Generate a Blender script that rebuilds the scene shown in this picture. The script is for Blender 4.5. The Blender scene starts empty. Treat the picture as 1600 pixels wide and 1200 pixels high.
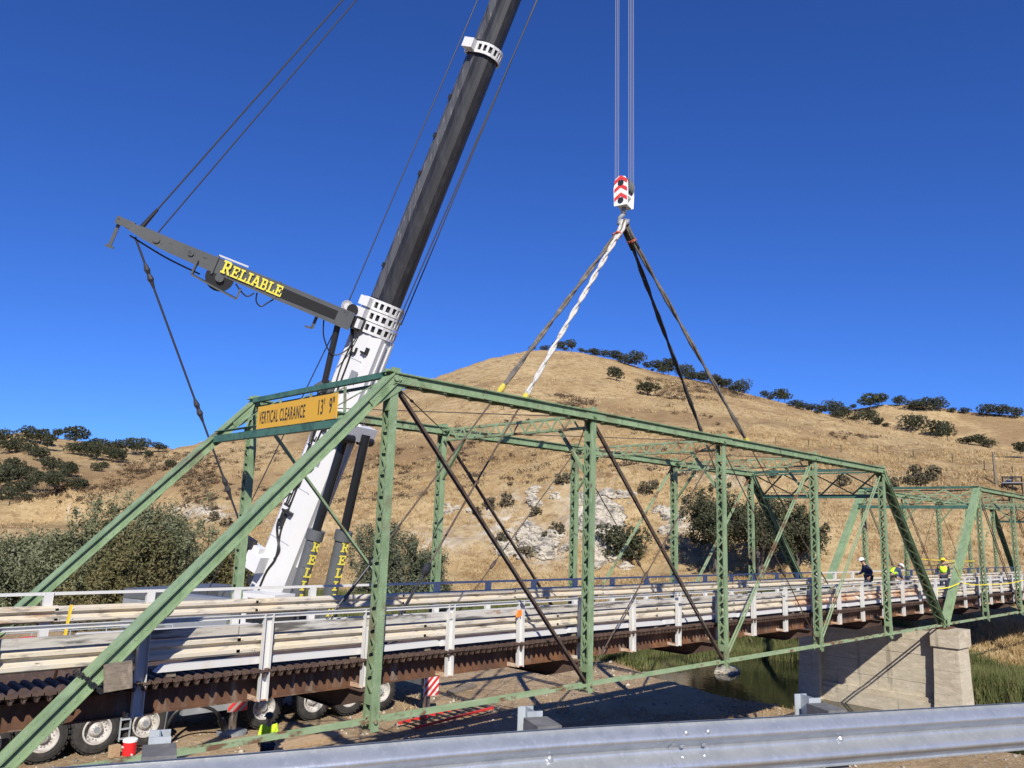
import bpy, math, random
import numpy as np
from mathutils import Vector, Matrix

random.seed(7)
RNG = np.random.default_rng(11)
sc = bpy.context.scene
COL = sc.collection
V = Vector

# ------------------------------------------------------------------ camera
CAM = V((-2.755, -12.109, 3.351))
YAW, PITCH, ROLL = math.radians(46.145), math.radians(10.39), math.radians(1.963)
fwd = V((math.cos(YAW)*math.cos(PITCH), math.sin(YAW)*math.cos(PITCH), math.sin(PITCH)))
rgt = fwd.cross(V((0, 0, 1))).normalized()
upv = rgt.cross(fwd)
r2 = rgt*math.cos(ROLL)+upv*math.sin(ROLL)
u2 = -rgt*math.sin(ROLL)+upv*math.cos(ROLL)
cd = bpy.data.cameras.new('camera')
cd.sensor_width = 36
cd.lens = 36*1236.8/1600
cd.clip_start = 0.1
cd.clip_end = 6000
co = bpy.data.objects.new('camera', cd)
COL.objects.link(co)
co.matrix_world = Matrix(((r2.x, u2.x, -fwd.x, CAM.x), (r2.y, u2.y, -fwd.y, CAM.y), (r2.z, u2.z, -fwd.z, CAM.z), (0, 0, 0, 1)))
sc.camera = co

# ------------------------------------------------------------------ light
SUN_EL = math.radians(35.4)
SUN_AZ = math.radians(52.4+180)            # where the sun stands
sun_dir = V((math.cos(SUN_AZ)*math.cos(SUN_EL), math.sin(SUN_AZ)*math.cos(SUN_EL), math.sin(SUN_EL)))
world = bpy.data.worlds.new('World')
sc.world = world
world.use_nodes = True
wn = world.node_tree.nodes
wl = world.node_tree.links
bg = wn['Background']
sky = wn.new('ShaderNodeTexSky')
sky.sky_type = 'NISHITA'
sky.sun_disc = False
sky.sun_elevation = SUN_EL
sky.sun_rotation = math.atan2(sun_dir.x, sun_dir.y) % (2*math.pi)
sky.altitude = 300
sky.air_density = 0.85
sky.dust_density = 0.15
sky.ozone_density = 3.0
hs = wn.new('ShaderNodeMix')                # white balance of the whole sky
hs.data_type = 'RGBA'
hs.blend_type = 'MULTIPLY'
hs.inputs['Factor'].default_value = 1.0
wl.new(sky.outputs[0], hs.inputs['A'])
hs.inputs['B'].default_value = (0.50, 0.96, 1.98, 1)
wl.new(hs.outputs['Result'], bg.inputs['Color'])
bg.inputs['Strength'].default_value = 0.056
sl = bpy.data.lights.new('sun', 'SUN')
sl.energy = 5.0
sl.angle = math.radians(0.53)
sl.color = (1.0, 0.94, 0.84)
so = bpy.data.objects.new('sun', sl)
COL.objects.link(so)
so.rotation_euler = (-sun_dir).to_track_quat('-Z', 'Y').to_euler()
sc.view_settings.view_transform = 'Standard'
sc.view_settings.look = 'None'
sc.view_settings.gamma = 1
sc.view_settings.exposure = 0.35
sc.view_settings.use_curve_mapping = False

# ------------------------------------------------------------------ materials
def mat(name, base, rough=0.7, metal=0.0, layers=(), bump=None, coat=0.0, spec=0.5):
    """layers: (colour, noise scale, threshold, softness, stretch xyz, detail)  painted over each other by noise masks"""
    m = bpy.data.materials.new(name)
    m.use_nodes = True
    nt = m.node_tree
    b = nt.nodes['Principled BSDF']
    b.inputs['Roughness'].default_value = rough
    b.inputs['Metallic'].default_value = metal
    b.inputs['Specular IOR Level'].default_value = spec
    tc = nt.nodes.new('ShaderNodeNewGeometry')
    cur = None
    rgb = nt.nodes.new('ShaderNodeRGB')
    rgb.outputs[0].default_value = (*base, 1)
    cur = rgb.outputs[0]
    for i, L in enumerate(layers):
        c, scale, th, soft, st, det = L[:6]
        mp = nt.nodes.new('ShaderNodeMapping')
        mp.inputs['Scale'].default_value = st
        mp.inputs['Location'].default_value = (3.1*i+1, 7.3*i, 1.7*i)
        nt.links.new(tc.outputs['Position'], mp.inputs['Vector'])
        nz = nt.nodes.new('ShaderNodeTexNoise')
        nz.inputs['Scale'].default_value = scale
        nz.inputs['Detail'].default_value = det
        nz.inputs['Roughness'].default_value = 0.62
        nt.links.new(mp.outputs[0], nz.inputs['Vector'])
        mr = nt.nodes.new('ShaderNodeMapRange')
        mr.inputs['From Min'].default_value = th-soft
        mr.inputs['From Max'].default_value = th+soft
        nt.links.new(nz.outputs['Fac'], mr.inputs['Value'])
        fac = mr.outputs[0]
        if len(L) > 6:
            mm = nt.nodes.new('ShaderNodeMath')
            mm.operation = 'MULTIPLY'
            mm.inputs[1].default_value = L[6]
            nt.links.new(fac, mm.inputs[0])
            fac = mm.outputs[0]
        mx = nt.nodes.new('ShaderNodeMix')
        mx.data_type = 'RGBA'
        nt.links.new(fac, mx.inputs['Factor'])
        nt.links.new(cur, mx.inputs['A'])
        mx.inputs['B'].default_value = (*c, 1)
        cur = mx.outputs['Result']
    nt.links.new(cur, b.inputs['Base Color'])
    if bump:
        s, dist, st = bump
        mp = nt.nodes.new('ShaderNodeMapping')
        mp.inputs['Scale'].default_value = st
        nt.links.new(tc.outputs['Position'], mp.inputs['Vector'])
        nz = nt.nodes.new('ShaderNodeTexNoise')
        nz.inputs['Scale'].default_value = s
        nz.inputs['Detail'].default_value = 6
        nt.links.new(mp.outputs[0], nz.inputs['Vector'])
        bp = nt.nodes.new('ShaderNodeBump')
        bp.inputs['Strength'].default_value = 1.0
        bp.inputs['Distance'].default_value = dist
        nt.links.new(nz.outputs['Fac'], bp.inputs['Height'])
        nt.links.new(bp.outputs[0], b.inputs['Normal'])
    return m

ONE = (1, 1, 1)
M = {}
M['green'] = mat('green_paint', (0.185, 0.262, 0.145), 0.6, 0, [
    ((0.235, 0.325, 0.18), 1.6, .52, .16, ONE, 4), ((0.115, 0.185, 0.085), 5, .57, .1, (1, 1, .35), 6, .75),
    ((0.30, 0.37, 0.25), 9, .64, .05, (1, 1, .5), 6, .6), ((0.14, 0.10, 0.06), 0.9, .64, .06, (1, 1, .7), 9), ((0.10, 0.055, 0.03), 3.2, .66, .04, (1, 1, .45), 8), ((0.06, 0.06, 0.045), 14, .70, .03, ONE, 6)], (40, .002, ONE))
M['green_dark'] = mat('dark_green_paint', (0.06, 0.155, 0.115), 0.55, 0, [((0.03, 0.09, 0.07), 3, .55, .1, ONE, 5), ((0.10, 0.07, 0.04), 4, .7, .05, ONE, 7)])
M['green_worn'] = mat('worn_green_paint', (0.20, 0.29, 0.155), 0.65, 0, [
    ((0.29, 0.37, 0.225), 2, .5, .15, ONE, 4), ((0.15, 0.085, 0.048), 1.7, .57, .03, ONE, 9), ((0.34, 0.30, 0.2), 6, .66, .05, ONE, 6)])
M['rustbar'] = mat('rusted_brown_bar', (0.085, 0.058, 0.042), 0.7, 0, [((0.13, 0.13, 0.085), 1.2, .6, .1, ONE, 5), ((0.05, 0.03, 0.022), 6, .55, .1, ONE, 6)])
M['rust'] = mat('rusty_girder_steel', (0.105, 0.050, 0.027), 0.75, 0, [
    ((0.21, 0.095, 0.040), 1.3, .55, .10, (1, 1, .5), 6), ((0.23, 0.185, 0.14), 1.5, .60, .06, (2.5, 2.5, .35), 7, .8), ((0.065, 0.034, 0.022), 4, .6, .1, (2, 2, .6), 7, .8)], (30, .003, ONE))
M['deckrust'] = mat('rusty_deck_steel', (0.075, 0.045, 0.033), 0.8, 0, [((0.12, 0.078, 0.055), 3, .55, .12, ONE, 6), ((0.055, 0.032, 0.024), 1.5, .6, .1, ONE, 6)], (60, .003, ONE))
M['rail'] = mat('weathered_white_rail_paint', (0.54, 0.495, 0.405), 0.6, 0, [
    ((0.62, 0.52, 0.36), .9, .55, .1, (1, 1, 2), 5, .8), ((0.30, 0.17, 0.085), 1.3, .66, .05, (.6, 1, 3), 9, .85),
    ((0.20, 0.185, 0.16), 5, .60, .06, (.45, 1, 2.5), 8, .9), ((0.10, 0.07, 0.05), 9, .68, .03, (.5, 1, 1.5), 7)])
M['rail_rusty'] = mat('rusting_white_rail_paint', (0.66, 0.60, 0.50), 0.65, 0, [((0.55, 0.36, 0.22), 1.2, .47, .08, (.6, 1, 2.5), 8, .9), ((0.32, 0.15, 0.075), 2.3, .55, .05, (.6, 1, 2.5), 9, .9), ((0.16, 0.13, 0.11), 6, .62, .05, (.5, 1, 2), 8, .8)])
M['rail_mould'] = mat('mouldy_white_board_paint', (0.50, 0.48, 0.43), 0.65, 0, [((0.44, 0.40, 0.33), 1.5, .5, .1, (.5, 1, 2), 7, .8), ((0.085, 0.08, 0.07), 2.6, .535, .06, (.35, 1, 3), 9, .95), ((0.26, 0.14, 0.07), 3.1, .66, .04, (.6, 1, 2), 8, .8)])
M['rim'] = mat('dusty_white_rim_paint', (0.50, 0.48, 0.45), 0.6, 0, [((0.34, 0.30, 0.25), 4, .56, .1, ONE, 6)])
M['rail_post'] = mat('white_post_paint', (0.58, 0.575, 0.55), 0.55, 0, [((0.55, 0.47, 0.36), 3, .65, .08, (1, 1, .4), 7, .7), ((0.25, 0.14, 0.08), 5, .72, .04, (1, 1, .6), 7)])
M['white'] = mat('white_crane_paint', (0.64, 0.64, 0.635), 0.35, 0, [((0.6, 0.59, 0.55), 2.5, .66, .08, ONE, 7, .6), ((0.45, 0.42, 0.36), 9, .72, .03, ONE, 6, .6)])
M['boomgrey'] = mat('black_boom_paint', (0.014, 0.014, 0.016), 0.5, 0, [((0.035, 0.035, 0.037), 1.3, .58, .12, (3, 3, .5), 6), ((0.07, 0.068, 0.065), 5, .72, .04, (2, 2, .3), 7, .7)])
M['dgrey'] = mat('dark_grey_crane_paint', (0.095, 0.102, 0.106), 0.45, 0, [((0.11, 0.115, 0.115), 1.5, .58, .1, ONE, 6), ((0.04, 0.04, 0.042), 6, .66, .05, ONE, 6)])
M['mgrey'] = mat('mid_grey_paint', (0.22, 0.235, 0.25), 0.5, 0, [((0.30, 0.31, 0.32), 2, .6, .1, ONE, 5)])
M['black'] = mat('black_painted_steel', (0.02, 0.02, 0.021), 0.45)
M['blackrod'] = mat('glossy_black_rod', (0.02, 0.022, 0.025), 0.18, 0.3)
M['rubber'] = mat('tyre_rubber', (0.026, 0.025, 0.024), 0.85, 0, [((0.07, 0.06, 0.05), 6, .6, .12, ONE, 5, .7)])
M['cable'] = mat('dark_wire_rope', (0.05, 0.05, 0.055), 0.5, 0.3)
M['cable_light'] = mat('bright_wire_rope', (0.33, 0.34, 0.36), 0.45, 0.4)
M['sling'] = mat('grey_sling_rope', (0.10, 0.09, 0.08), 0.9, 0, [((0.19, 0.17, 0.14), 5, .55, .1, ONE, 5)])
M['sling_dark'] = mat('black_sling_rope', (0.035, 0.033, 0.032), 0.9, 0, [((0.07, 0.065, 0.06), 5, .58, .1, ONE, 5)])
M['sling_white'] = mat('white_sling_cover', (0.5, 0.48, 0.44), 0.8, 0, [((0.25, 0.23, 0.2), 6, .58, .08, ONE, 6)])
M['yellow'] = mat('yellow_paint', (0.80, 0.56, 0.03), 0.55)
M['letter_yellow'] = mat('pale_yellow_lettering', (0.82, 0.70, 0.09), 0.5)
M['sign'] = mat('yellow_sign_sheeting', (0.66, 0.37, 0.03), 0.45, 0, [((0.57, 0.32, 0.035), 3, .62, .1, ONE, 5)])
M['hivis'] = mat('hi_vis_yellow_cloth', (0.56, 0.85, 0.03), 0.8)
M['red'] = mat('red_paint', (0.62, 0.045, 0.04), 0.45, 0, [((0.5, 0.12, 0.09), 8, .65, .06, ONE, 5)])
M['redcool'] = mat('red_plastic', (0.65, 0.02, 0.025), 0.35)
M['orange'] = mat('orange_plastic', (0.85, 0.22, 0.03), 0.5)
M['wplastic'] = mat('white_plastic', (0.8, 0.8, 0.78), 0.4)
M['concrete'] = mat('weathered_concrete', (0.48, 0.43, 0.325), 0.85, 0, [
    ((0.39, 0.325, 0.235), .9, .55, .14, (1, 1, 2.2), 6), ((0.58, 0.505, 0.385), 2.2, .58, .1, (1, 1, 3), 6), ((0.17, 0.145, 0.11), 1.4, .66, .06, (2.2, 2.2, .22), 8, .8), ((0.22, 0.19, 0.15), 9, .66, .08, (1, .6, 3), 6, .7)], (9, .012, (1, 1, 2)))
M['galv'] = mat('galvanised_steel', (0.50, 0.525, 0.55), 0.30, 0.62, [((0.42, 0.45, 0.48), 5, .54, .12, (2, 2, .35), 7), ((0.60, 0.62, 0.64), 26, .6, .06, (1, 1, .5), 6, .6), ((0.66, 0.67, 0.68), 9, .70, .02, (1.5, 1.5, .3), 6, .8), ((0.27, 0.22, 0.15), 13, .74, .02, ONE, 6)], (60, .0008, ONE))
M['galv_flat'] = mat('dull_galvanised_post', (0.42, 0.46, 0.48), 0.5, 0.25, [((0.33, 0.36, 0.38), 8, .55, .1, ONE, 5)])
M['blockout'] = mat('grey_composite_block', (0.115, 0.112, 0.108), 0.8, 0, [((0.17, 0.165, 0.155), 9, .55, .1, ONE, 6)])
M['wood'] = mat('weathered_timber', (0.19, 0.155, 0.115), 0.85, 0, [((0.12, 0.095, 0.07), 9, .55, .1, (1, 1, 5), 6), ((0.28, 0.23, 0.17), 6, .6, .1, (1, 6, 1), 5)])
M['pine'] = mat('fresh_timber', (0.42, 0.30, 0.18), 0.8, 0, [((0.30, 0.20, 0.11), 8, .55, .1, (.5, 4, 4), 5)])
M['skin'] = mat('skin', (0.42, 0.24, 0.16), 0.6)
M['navy'] = mat('navy_cloth', (0.03, 0.05, 0.10), 0.9, 0, [((0.045, 0.07, 0.13), 9, .55, .1, ONE, 4)])
M['jeans'] = mat('dark_denim', (0.025, 0.032, 0.055), 0.9)
M['drab'] = mat('brown_cloth', (0.10, 0.075, 0.055), 0.9)
M['glass'] = mat('dark_window_glass', (0.02, 0.025, 0.03), 0.06, 0, spec=0.8)
M['chrome'] = mat('chromed_rod', (0.6, 0.6, 0.6), 0.2, 0.9)
M['rock'] = mat('pale_limestone', (0.44, 0.395, 0.315), 0.9, 0, [((0.56, 0.51, 0.415), 1.2, .52, .12, (1, 1, 2.5), 8), ((0.17, 0.155, 0.135), .7, .55, .06, (1, 1, 2), 9, .9), ((0.24, 0.19, 0.12), 3, .60, .06, ONE, 7, .8), ((0.05, 0.045, 0.04), 1.6, .64, .03, (1, 1, 3.5), 8)], (2.2, .35, (1, 1, 2.5)))
M['bark'] = mat('grey_bark', (0.10, 0.085, 0.07), 0.95, 0, [((0.18, 0.165, 0.15), 5, .58, .1, (1, 1, .4), 6)])
M['lit_edge'] = mat('painted_lit_edge_grey', (0.12, 0.12, 0.118), 0.4, 0.3, [((0.05, 0.05, 0.052), 1.2, .55, .1, (3, 3, .4), 7), ((0.28, 0.27, 0.25), 3, .62, .06, (3, 3, .4), 7)])  # sunlight on the boom edge, painted as a lighter grey
M['tip_yellow'] = mat('dull_yellow_cloth', (0.50, 0.42, 0.06), 0.85)
M['shaded_panel'] = mat('shaded_white_panel', (0.30, 0.28, 0.26), 0.7)  # white panel with shade put into its colour, for the shaded outrigger
M['band'] = mat('faded_red_band', (0.45, 0.12, 0.07), 0.8)
M['asphalt'] = mat('grey_asphalt', (0.055, 0.055, 0.056), 0.9, 0, [((0.08, 0.08, 0.08), 30, .55, .1, ONE, 4)])
M['yellowtape'] = mat('yellow_caution_tape', (0.85, 0.68, 0.02), 0.5)

def leafmat(name, c1, c2, c3, scale, rough=0.75, trans=0.0):
    m = mat(name, c1, rough, 0, [(c2, scale, .52, .12, ONE, 5), (c3, scale*3.1, .60, .1, ONE, 4)], spec=0.25)
    return m
M['oak'] = leafmat('oak_leaves', (0.050, 0.056, 0.030), (0.075, 0.080, 0.043), (0.032, 0.037, 0.021), .35)
M['oak_near'] = leafmat('bank_oak_leaves', (0.044, 0.052, 0.026), (0.07, 0.075, 0.04), (0.085, 0.078, 0.042), .5)
M['willow'] = leafmat('willow_leaves', (0.115, 0.125, 0.062), (0.185, 0.195, 0.115), (0.07, 0.082, 0.034), .28)
M['willow_ochre'] = leafmat('ochre_willow_leaves', (0.13, 0.112, 0.045), (0.09, 0.094, 0.04), (0.19, 0.155, 0.08), .35)
M['olive'] = leafmat('olive_bush_leaves', (0.09, 0.105, 0.06), (0.14, 0.15, 0.095), (0.055, 0.066, 0.036), .5)
M['scrub'] = leafmat('brown_scrub', (0.13, 0.085, 0.05), (0.085, 0.062, 0.038), (0.17, 0.12, 0.07), .25)
M['scrub_grey'] = leafmat('grey_scrub', (0.13, 0.11, 0.07), (0.09, 0.085, 0.05), (0.19, 0.15, 0.09), .5)
M['reed'] = leafmat('green_reeds', (0.085, 0.105, 0.032), (0.125, 0.14, 0.046), (0.20, 0.165, 0.08), .7)
M['drygrass'] = leafmat('dry_grass_blades', (0.43, 0.315, 0.16), (0.33, 0.215, 0.095), (0.53, 0.41, 0.225), .12)

def hillmat():
    m = bpy.data.materials.new('ground_cover')
    m.use_nodes = True
    nt = m.node_tree
    L = nt.links.new
    b = nt.nodes['Principled BSDF']
    b.inputs['Roughness'].default_value = 0.95
    b.inputs['Specular IOR Level'].default_value = 0.1
    geo = nt.nodes.new('ShaderNodeNewGeometry')
    def noise(scale, det=6, st=ONE, rough=.6):
        mp = nt.nodes.new('ShaderNodeMapping')
        mp.inputs['Scale'].default_value = st
        L(geo.outputs['Position'], mp.inputs['Vector'])
        n = nt.nodes.new('ShaderNodeTexNoise')
        n.inputs['Scale'].default_value = scale
        n.inputs['Detail'].default_value = det
        n.inputs['Roughness'].default_value = rough
        L(mp.outputs[0], n.inputs['Vector'])
        return n.outputs['Fac']
    def rng(v, a, c, lo=0., hi=1.):
        r = nt.nodes.new('ShaderNodeMapRange')
        r.inputs['From Min'].default_value = a
        r.inputs['From Max'].default_value = c
        r.inputs['To Min'].default_value = lo
        r.inputs['To Max'].default_value = hi
        L(v, r.inputs['Value'])
        return r.outputs[0]
    def mix(f, a, c):
        x = nt.nodes.new('ShaderNodeMix')
        x.data_type = 'RGBA'
        L(f, x.inputs['Factor'])
        for s, k in ((a, 'A'), (c, 'B')):
            if isinstance(s, tuple):
                x.inputs[k].default_value = (*s, 1)
            else:
                L(s, x.inputs[k])
        return x.outputs['Result']
    def mul(a, c):
        x = nt.nodes.new('ShaderNodeMath')
        x.operation = 'MULTIPLY'
        L(a, x.inputs[0])
        L(c, x.inputs[1])
        return x.outputs[0]
    def attr(n):
        a = nt.nodes.new('ShaderNodeAttribute')
        a.attribute_name = n
        return a.outputs['Fac']
    gold = mix(rng(noise(.05, 8), .38, .62), (0.465, 0.35, 0.188), (0.37, 0.262, 0.128))
    gold = mix(rng(noise(.45, 7, (1, 1, 1.6), .7), .45, .66), gold, (0.25, 0.16, 0.075))
    gold = mix(rng(noise(1.7, 6, ONE, .7), .52, .70), gold, (0.52, 0.41, 0.24))
    gold = mix(rng(noise(.22, 9, (1, 1, 2.2), .72), .57, .65), gold, (0.20, 0.128, 0.062))
    # narrow cattle paths that follow the contour
    sx = nt.nodes.new('ShaderNodeSeparateXYZ')
    L(geo.outputs['Position'], sx.inputs[0])
    def op(o, a, c):
        x = nt.nodes.new('ShaderNodeMath')
        x.operation = o
        for k, s in enumerate((a, c)):
            if isinstance(s, (int, float)):
                x.inputs[k].default_value = s
            else:
                L(s, x.inputs[k])
        return x.outputs[0]
    zz = op('ADD', op('MULTIPLY', sx.outputs['Z'], 3.1), op('MULTIPLY', noise(.045, 5), 26.0))
    path = op('MULTIPLY', rng(op('SINE', zz, 0.0), .62, .95), rng(noise(.06, 6), .48, .60))
    gold = mix(op('MULTIPLY', path, .55), gold, (0.27, 0.175, 0.085))
    brown = mix(rng(noise(.35, 8, ONE, .7), .4, .65), (0.21, 0.135, 0.068), (0.28, 0.19, 0.10))
    brown = mix(rng(noise(.9, 7), .58, .68), brown, (0.15, 0.092, 0.046))
    hill = mix(attr('brown'), gold, brown)
    chalk = mix(rng(noise(.8, 8), .4, .62), (0.62, 0.58, 0.50), (0.36, 0.31, 0.235))
    hill = mix(mul(attr('chalk'), rng(noise(.5, 8), .40, .52)), hill, chalk)
    # worked gravel pad by the river
    grav = mix(rng(noise(.5, 8), .4, .62), (0.50, 0.365, 0.22), (0.36, 0.25, 0.14))
    grav = mix(rng(noise(7, 8, ONE, .75), .5, .66), grav, (0.58, 0.46, 0.32))
    grav = mix(rng(noise(16, 5, ONE, .75), .58, .70), grav, (0.19, 0.145, 0.10))
    green = mix(rng(noise(.3, 7), .42, .6), (0.13, 0.135, 0.05), (0.29, 0.22, 0.10))
    c = mix(attr('gravel'), hill, grav)
    c = mix(attr('greenish'), c, green)
    L(c, b.inputs['Base Color'])
    bp = nt.nodes.new('ShaderNodeBump')
    bp.inputs['Distance'].default_value = 0.35
    bp.inputs['Strength'].default_value = 0.9
    L(noise(1.3, 9, ONE, .72), bp.inputs['Height'])
    bp2 = nt.nodes.new('ShaderNodeBump')
    bp2.inputs['Distance'].default_value = 0.05
    L(noise(9, 6, ONE, .7), bp2.inputs['Height'])
    L(bp.outputs[0], bp2.inputs['Normal'])
    L(bp2.outputs[0], b.inputs['Normal'])
    return m
M['ground'] = hillmat()
def watermat():
    m = mat('river_water', (0.014, 0.016, 0.008), 0.04, 0, bump=(2.5, .006, (1, 1, 1)), spec=0.5)
    return m
M['water'] = watermat()

# ------------------------------------------------------------------ mesh helpers
def root_offset(p):
    o = V((0, 0, 0))
    while p is not None:
        o += V(p.location)
        p = p.parent
    return o

class MB:
    def __init__(s):
        s.v = []
        s.f = []
    def quad_strip(s, rings, closed=True, caps=True):
        n0 = len(s.v)
        k = len(rings[0])
        for r in rings:
            s.v.extend(tuple(p) for p in r)
        for i in range(len(rings)-1):
            for j in range(k if closed else k-1):
                a = n0+i*k+j
                b = n0+i*k+(j+1) % k
                s.f.append((a, b, b+k, a+k))
        if caps and closed:
            s.f.append(tuple(n0+j for j in reversed(range(k))))
            s.f.append(tuple(n0+(len(rings)-1)*k+j for j in range(k)))
        return s
    def beam(s, p, q, w, h, up=(0, 0, 1)):
        p, q, up = V(p), V(q), V(up)
        d = (q-p).normalized()
        a = d.cross(up)
        if a.length < 1e-5:
            a = d.cross(V((1, 0, 0)))
        a.normalize()
        b = a.cross(d)
        c = [a*(-w/2)+b*(-h/2), a*(w/2)+b*(-h/2), a*(w/2)+b*(h/2), a*(-w/2)+b*(h/2)]
        return s.quad_strip([[p+x for x in c], [q+x for x in c]])
    def box(s, lo, hi):
        x0, y0, z0 = lo
        x1, y1, z1 = hi
        return s.quad_strip([[(x0, y0, z0), (x1, y0, z0), (x1, y1, z0), (x0, y1, z0)], [(x0, y0, z1), (x1, y0, z1), (x1, y1, z1), (x0, y1, z1)]])
    def obox(s, c, ax, ay, az):
        c, ax, ay, az = V(c), V(ax), V(ay), V(az)
        return s.quad_strip([[c-ax-ay-az, c+ax-ay-az, c+ax+ay-az, c-ax+ay-az], [c-ax-ay+az, c+ax-ay+az, c+ax+ay+az, c-ax+ay+az]])
    def tube(s, pts, r, n=8):
        pts = [V(p) for p in pts]
        rr = r if hasattr(r, '__len__') else [r]*len(pts)
        rings = []
        prev = None
        for i, p in enumerate(pts):
            d = (pts[min(i+1, len(pts)-1)]-pts[max(i-1, 0)]).normalized()
            if prev is None:
                a = d.cross(V((0, 0, 1)))
                if a.length < 1e-3:
                    a = d.cross(V((1, 0, 0)))
            else:
                a = prev-d*prev.dot(d)
            a.normalize()
            prev = a
            b = d.cross(a)
            rings.append([p+(a*math.cos(t)+b*math.sin(t))*rr[i] for t in [2*math.pi*j/n for j in range(n)]])
        return s.quad_strip(rings)
    def prism(s, poly, off):
        off = V(off)
        return s.quad_strip([[V(p) for p in poly], [V(p)+off for p in poly]])
    def lathe(s, c, axis, prof, n=24, caps=True):
        c, axis = V(c), V(axis).normalized()
        a = axis.cross(V((0, 0, 1)))
        if a.length < 1e-3:
            a = axis.cross(V((1, 0, 0)))
        a.normalize()
        b = axis.cross(a)
        rings = [[c+axis*t+(a*math.cos(u)+b*math.sin(u))*r for u in [2*math.pi*j/n for j in range(n)]] for t, r in prof]
        return s.quad_strip(rings, caps=caps)
    def dome(s, c, nrm, r, h):
        c, nrm = V(c), V(nrm).normalized()
        a = nrm.cross(V((0, 0, 1)))
        if a.length < 1e-3:
            a = nrm.cross(V((1, 0, 0)))
        a.normalize()
        b = nrm.cross(a)
        n0 = len(s.v)
        for j in range(6):
            t = math.pi/3*j
            s.v.append(tuple(c+(a*math.cos(t)+b*math.sin(t))*r))
        s.v.append(tuple(c+nrm*h))
        for j in range(6):
            s.f.append((n0+j, n0+(j+1) % 6, n0+6))
        return s
    def mesh(s, name, off=V((0, 0, 0))):
        me = bpy.data.meshes.new(name)
        me.from_pydata([(a[0]-off.x, a[1]-off.y, a[2]-off.z) for a in s.v], [], s.f)
        me.validate()
        return me
    def build(s, name, m, parent=None, smooth=False, label=None, kind=None, origin=None):
        off = root_offset(parent) if parent is not None else V((0, 0, 0))
        if origin is not None and parent is None:
            off = V(origin)
        me = s.mesh(name, off)
        me.materials.append(M[m] if isinstance(m, str) else m)
        if smooth:
            me.polygons.foreach_set('use_smooth', [True]*len(me.polygons))
        o = bpy.data.objects.new(name, me)
        COL.objects.link(o)
        if parent is not None:
            o.parent = parent
        elif origin is not None:
            o.location = origin
        if label:
            o['label'] = label
        if kind:
            o['kind'] = kind
        return o

def tag(o, label, cat, group=None):
    o['label'] = label
    o['category'] = cat
    if group:
        o['group'] = group
    return o

def thing(name, label, cat, loc=(0, 0, 0), group=None):
    o = bpy.data.objects.new(name, None)
    COL.objects.link(o)
    o.location = loc
    return tag(o, label, cat, group)

def inst(name, me, loc, parent=None, rot=None, scale=None):
    o = bpy.data.objects.new(name, me)
    COL.objects.link(o)
    if parent is not None:
        o.parent = parent
    o.location = loc
    if rot:
        o.rotation_euler = rot
    if scale:
        o.scale = scale
    return o

def np_mesh(name, verts, faces, m, k):
    """verts (n,3) float, faces (m,k) int; fast path for very many faces"""
    me = bpy.data.meshes.new(name)
    nv, nf = len(verts), len(faces)
    me.vertices.add(nv)
    me.vertices.foreach_set('co', np.asarray(verts, np.float32).ravel())
    me.loops.add(nf*k)
    me.loops.foreach_set('vertex_index', np.asarray(faces, np.int32).ravel())
    me.polygons.add(nf)
    me.polygons.foreach_set('loop_start', np.arange(0, nf*k, k, dtype=np.int32))
    me.polygons.foreach_set('loop_total', np.full(nf, k, np.int32))
    me.update(calc_edges=True)
    if m:
        me.materials.append(M[m])
    return me

# ------------------------------------------------------------------ terrain
FLOOR = -3.5
def T(tab):
    tab = sorted(tab)
    return np.array([t[0] for t in tab]), np.array([t[1] for t in tab])
MAIN = T([(-180, 3), (-60, 3), (-20, 4.5), (0, 5.0), (13, 5.51), (14.3, 5.85), (16.4, 6.3), (19.2, 6.97), (22.3, 7.84), (24.6, 8.49), (27.9, 9.43), (32.3, 10.74), (35.9, 11.48), (38.7, 12.3), (41.5, 12.87), (44.8, 12.93), (48.1, 12.17), (51.3, 10.87), (54.5, 9.45), (57.2, 8.24), (60.7, 7.11), (64, 6.12), (66.4, 5.42), (67.6, 5.08), (69.6, 4.4), (71.8, 3.3), (74.6, 1.9), (79, 0.2), (83, -.6), (110, -.6), (180, 3)])
MAINR = T([(-180, 330), (0, 330), (20, 320), (30, 310), (42, 290), (52, 260), (60, 235), (68, 215), (76, 200), (180, 250)])
LEFT = T([(-180, 2), (55, 2), (64, 3.6), (67.9, 4.2), (69.6, 4.62), (71, 4.53), (73.4, 4.56), (75.9, 4.68), (77.7, 4.92), (79, 4.57), (84, 4.4), (100, 5), (180, 2)])
RIGHT = T([(-180, 2), (-20, 5), (8, 7.2), (12.9, 7.83), (16.3, 8.3), (18, 8.75), (20.7, 8.89), (23.4, 8.51), (25.9, 7.82), (31, 6), (40, 3), (180, 2)])
SCARP = T([(-180, 3), (0, 3.6), (13.1, 3.97), (19.4, 4.18), (24, 4.59), (28, 5.12), (34, 4.61), (41.3, 3.99), (44.5, 3.21), (50.5, 2.18), (56.7, .82), (62.2, -.4), (67.5, -1.3), (74, -2), (180, -2)])
def ip(tab, az):
    return np.interp(az, tab[0], tab[1])

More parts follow.
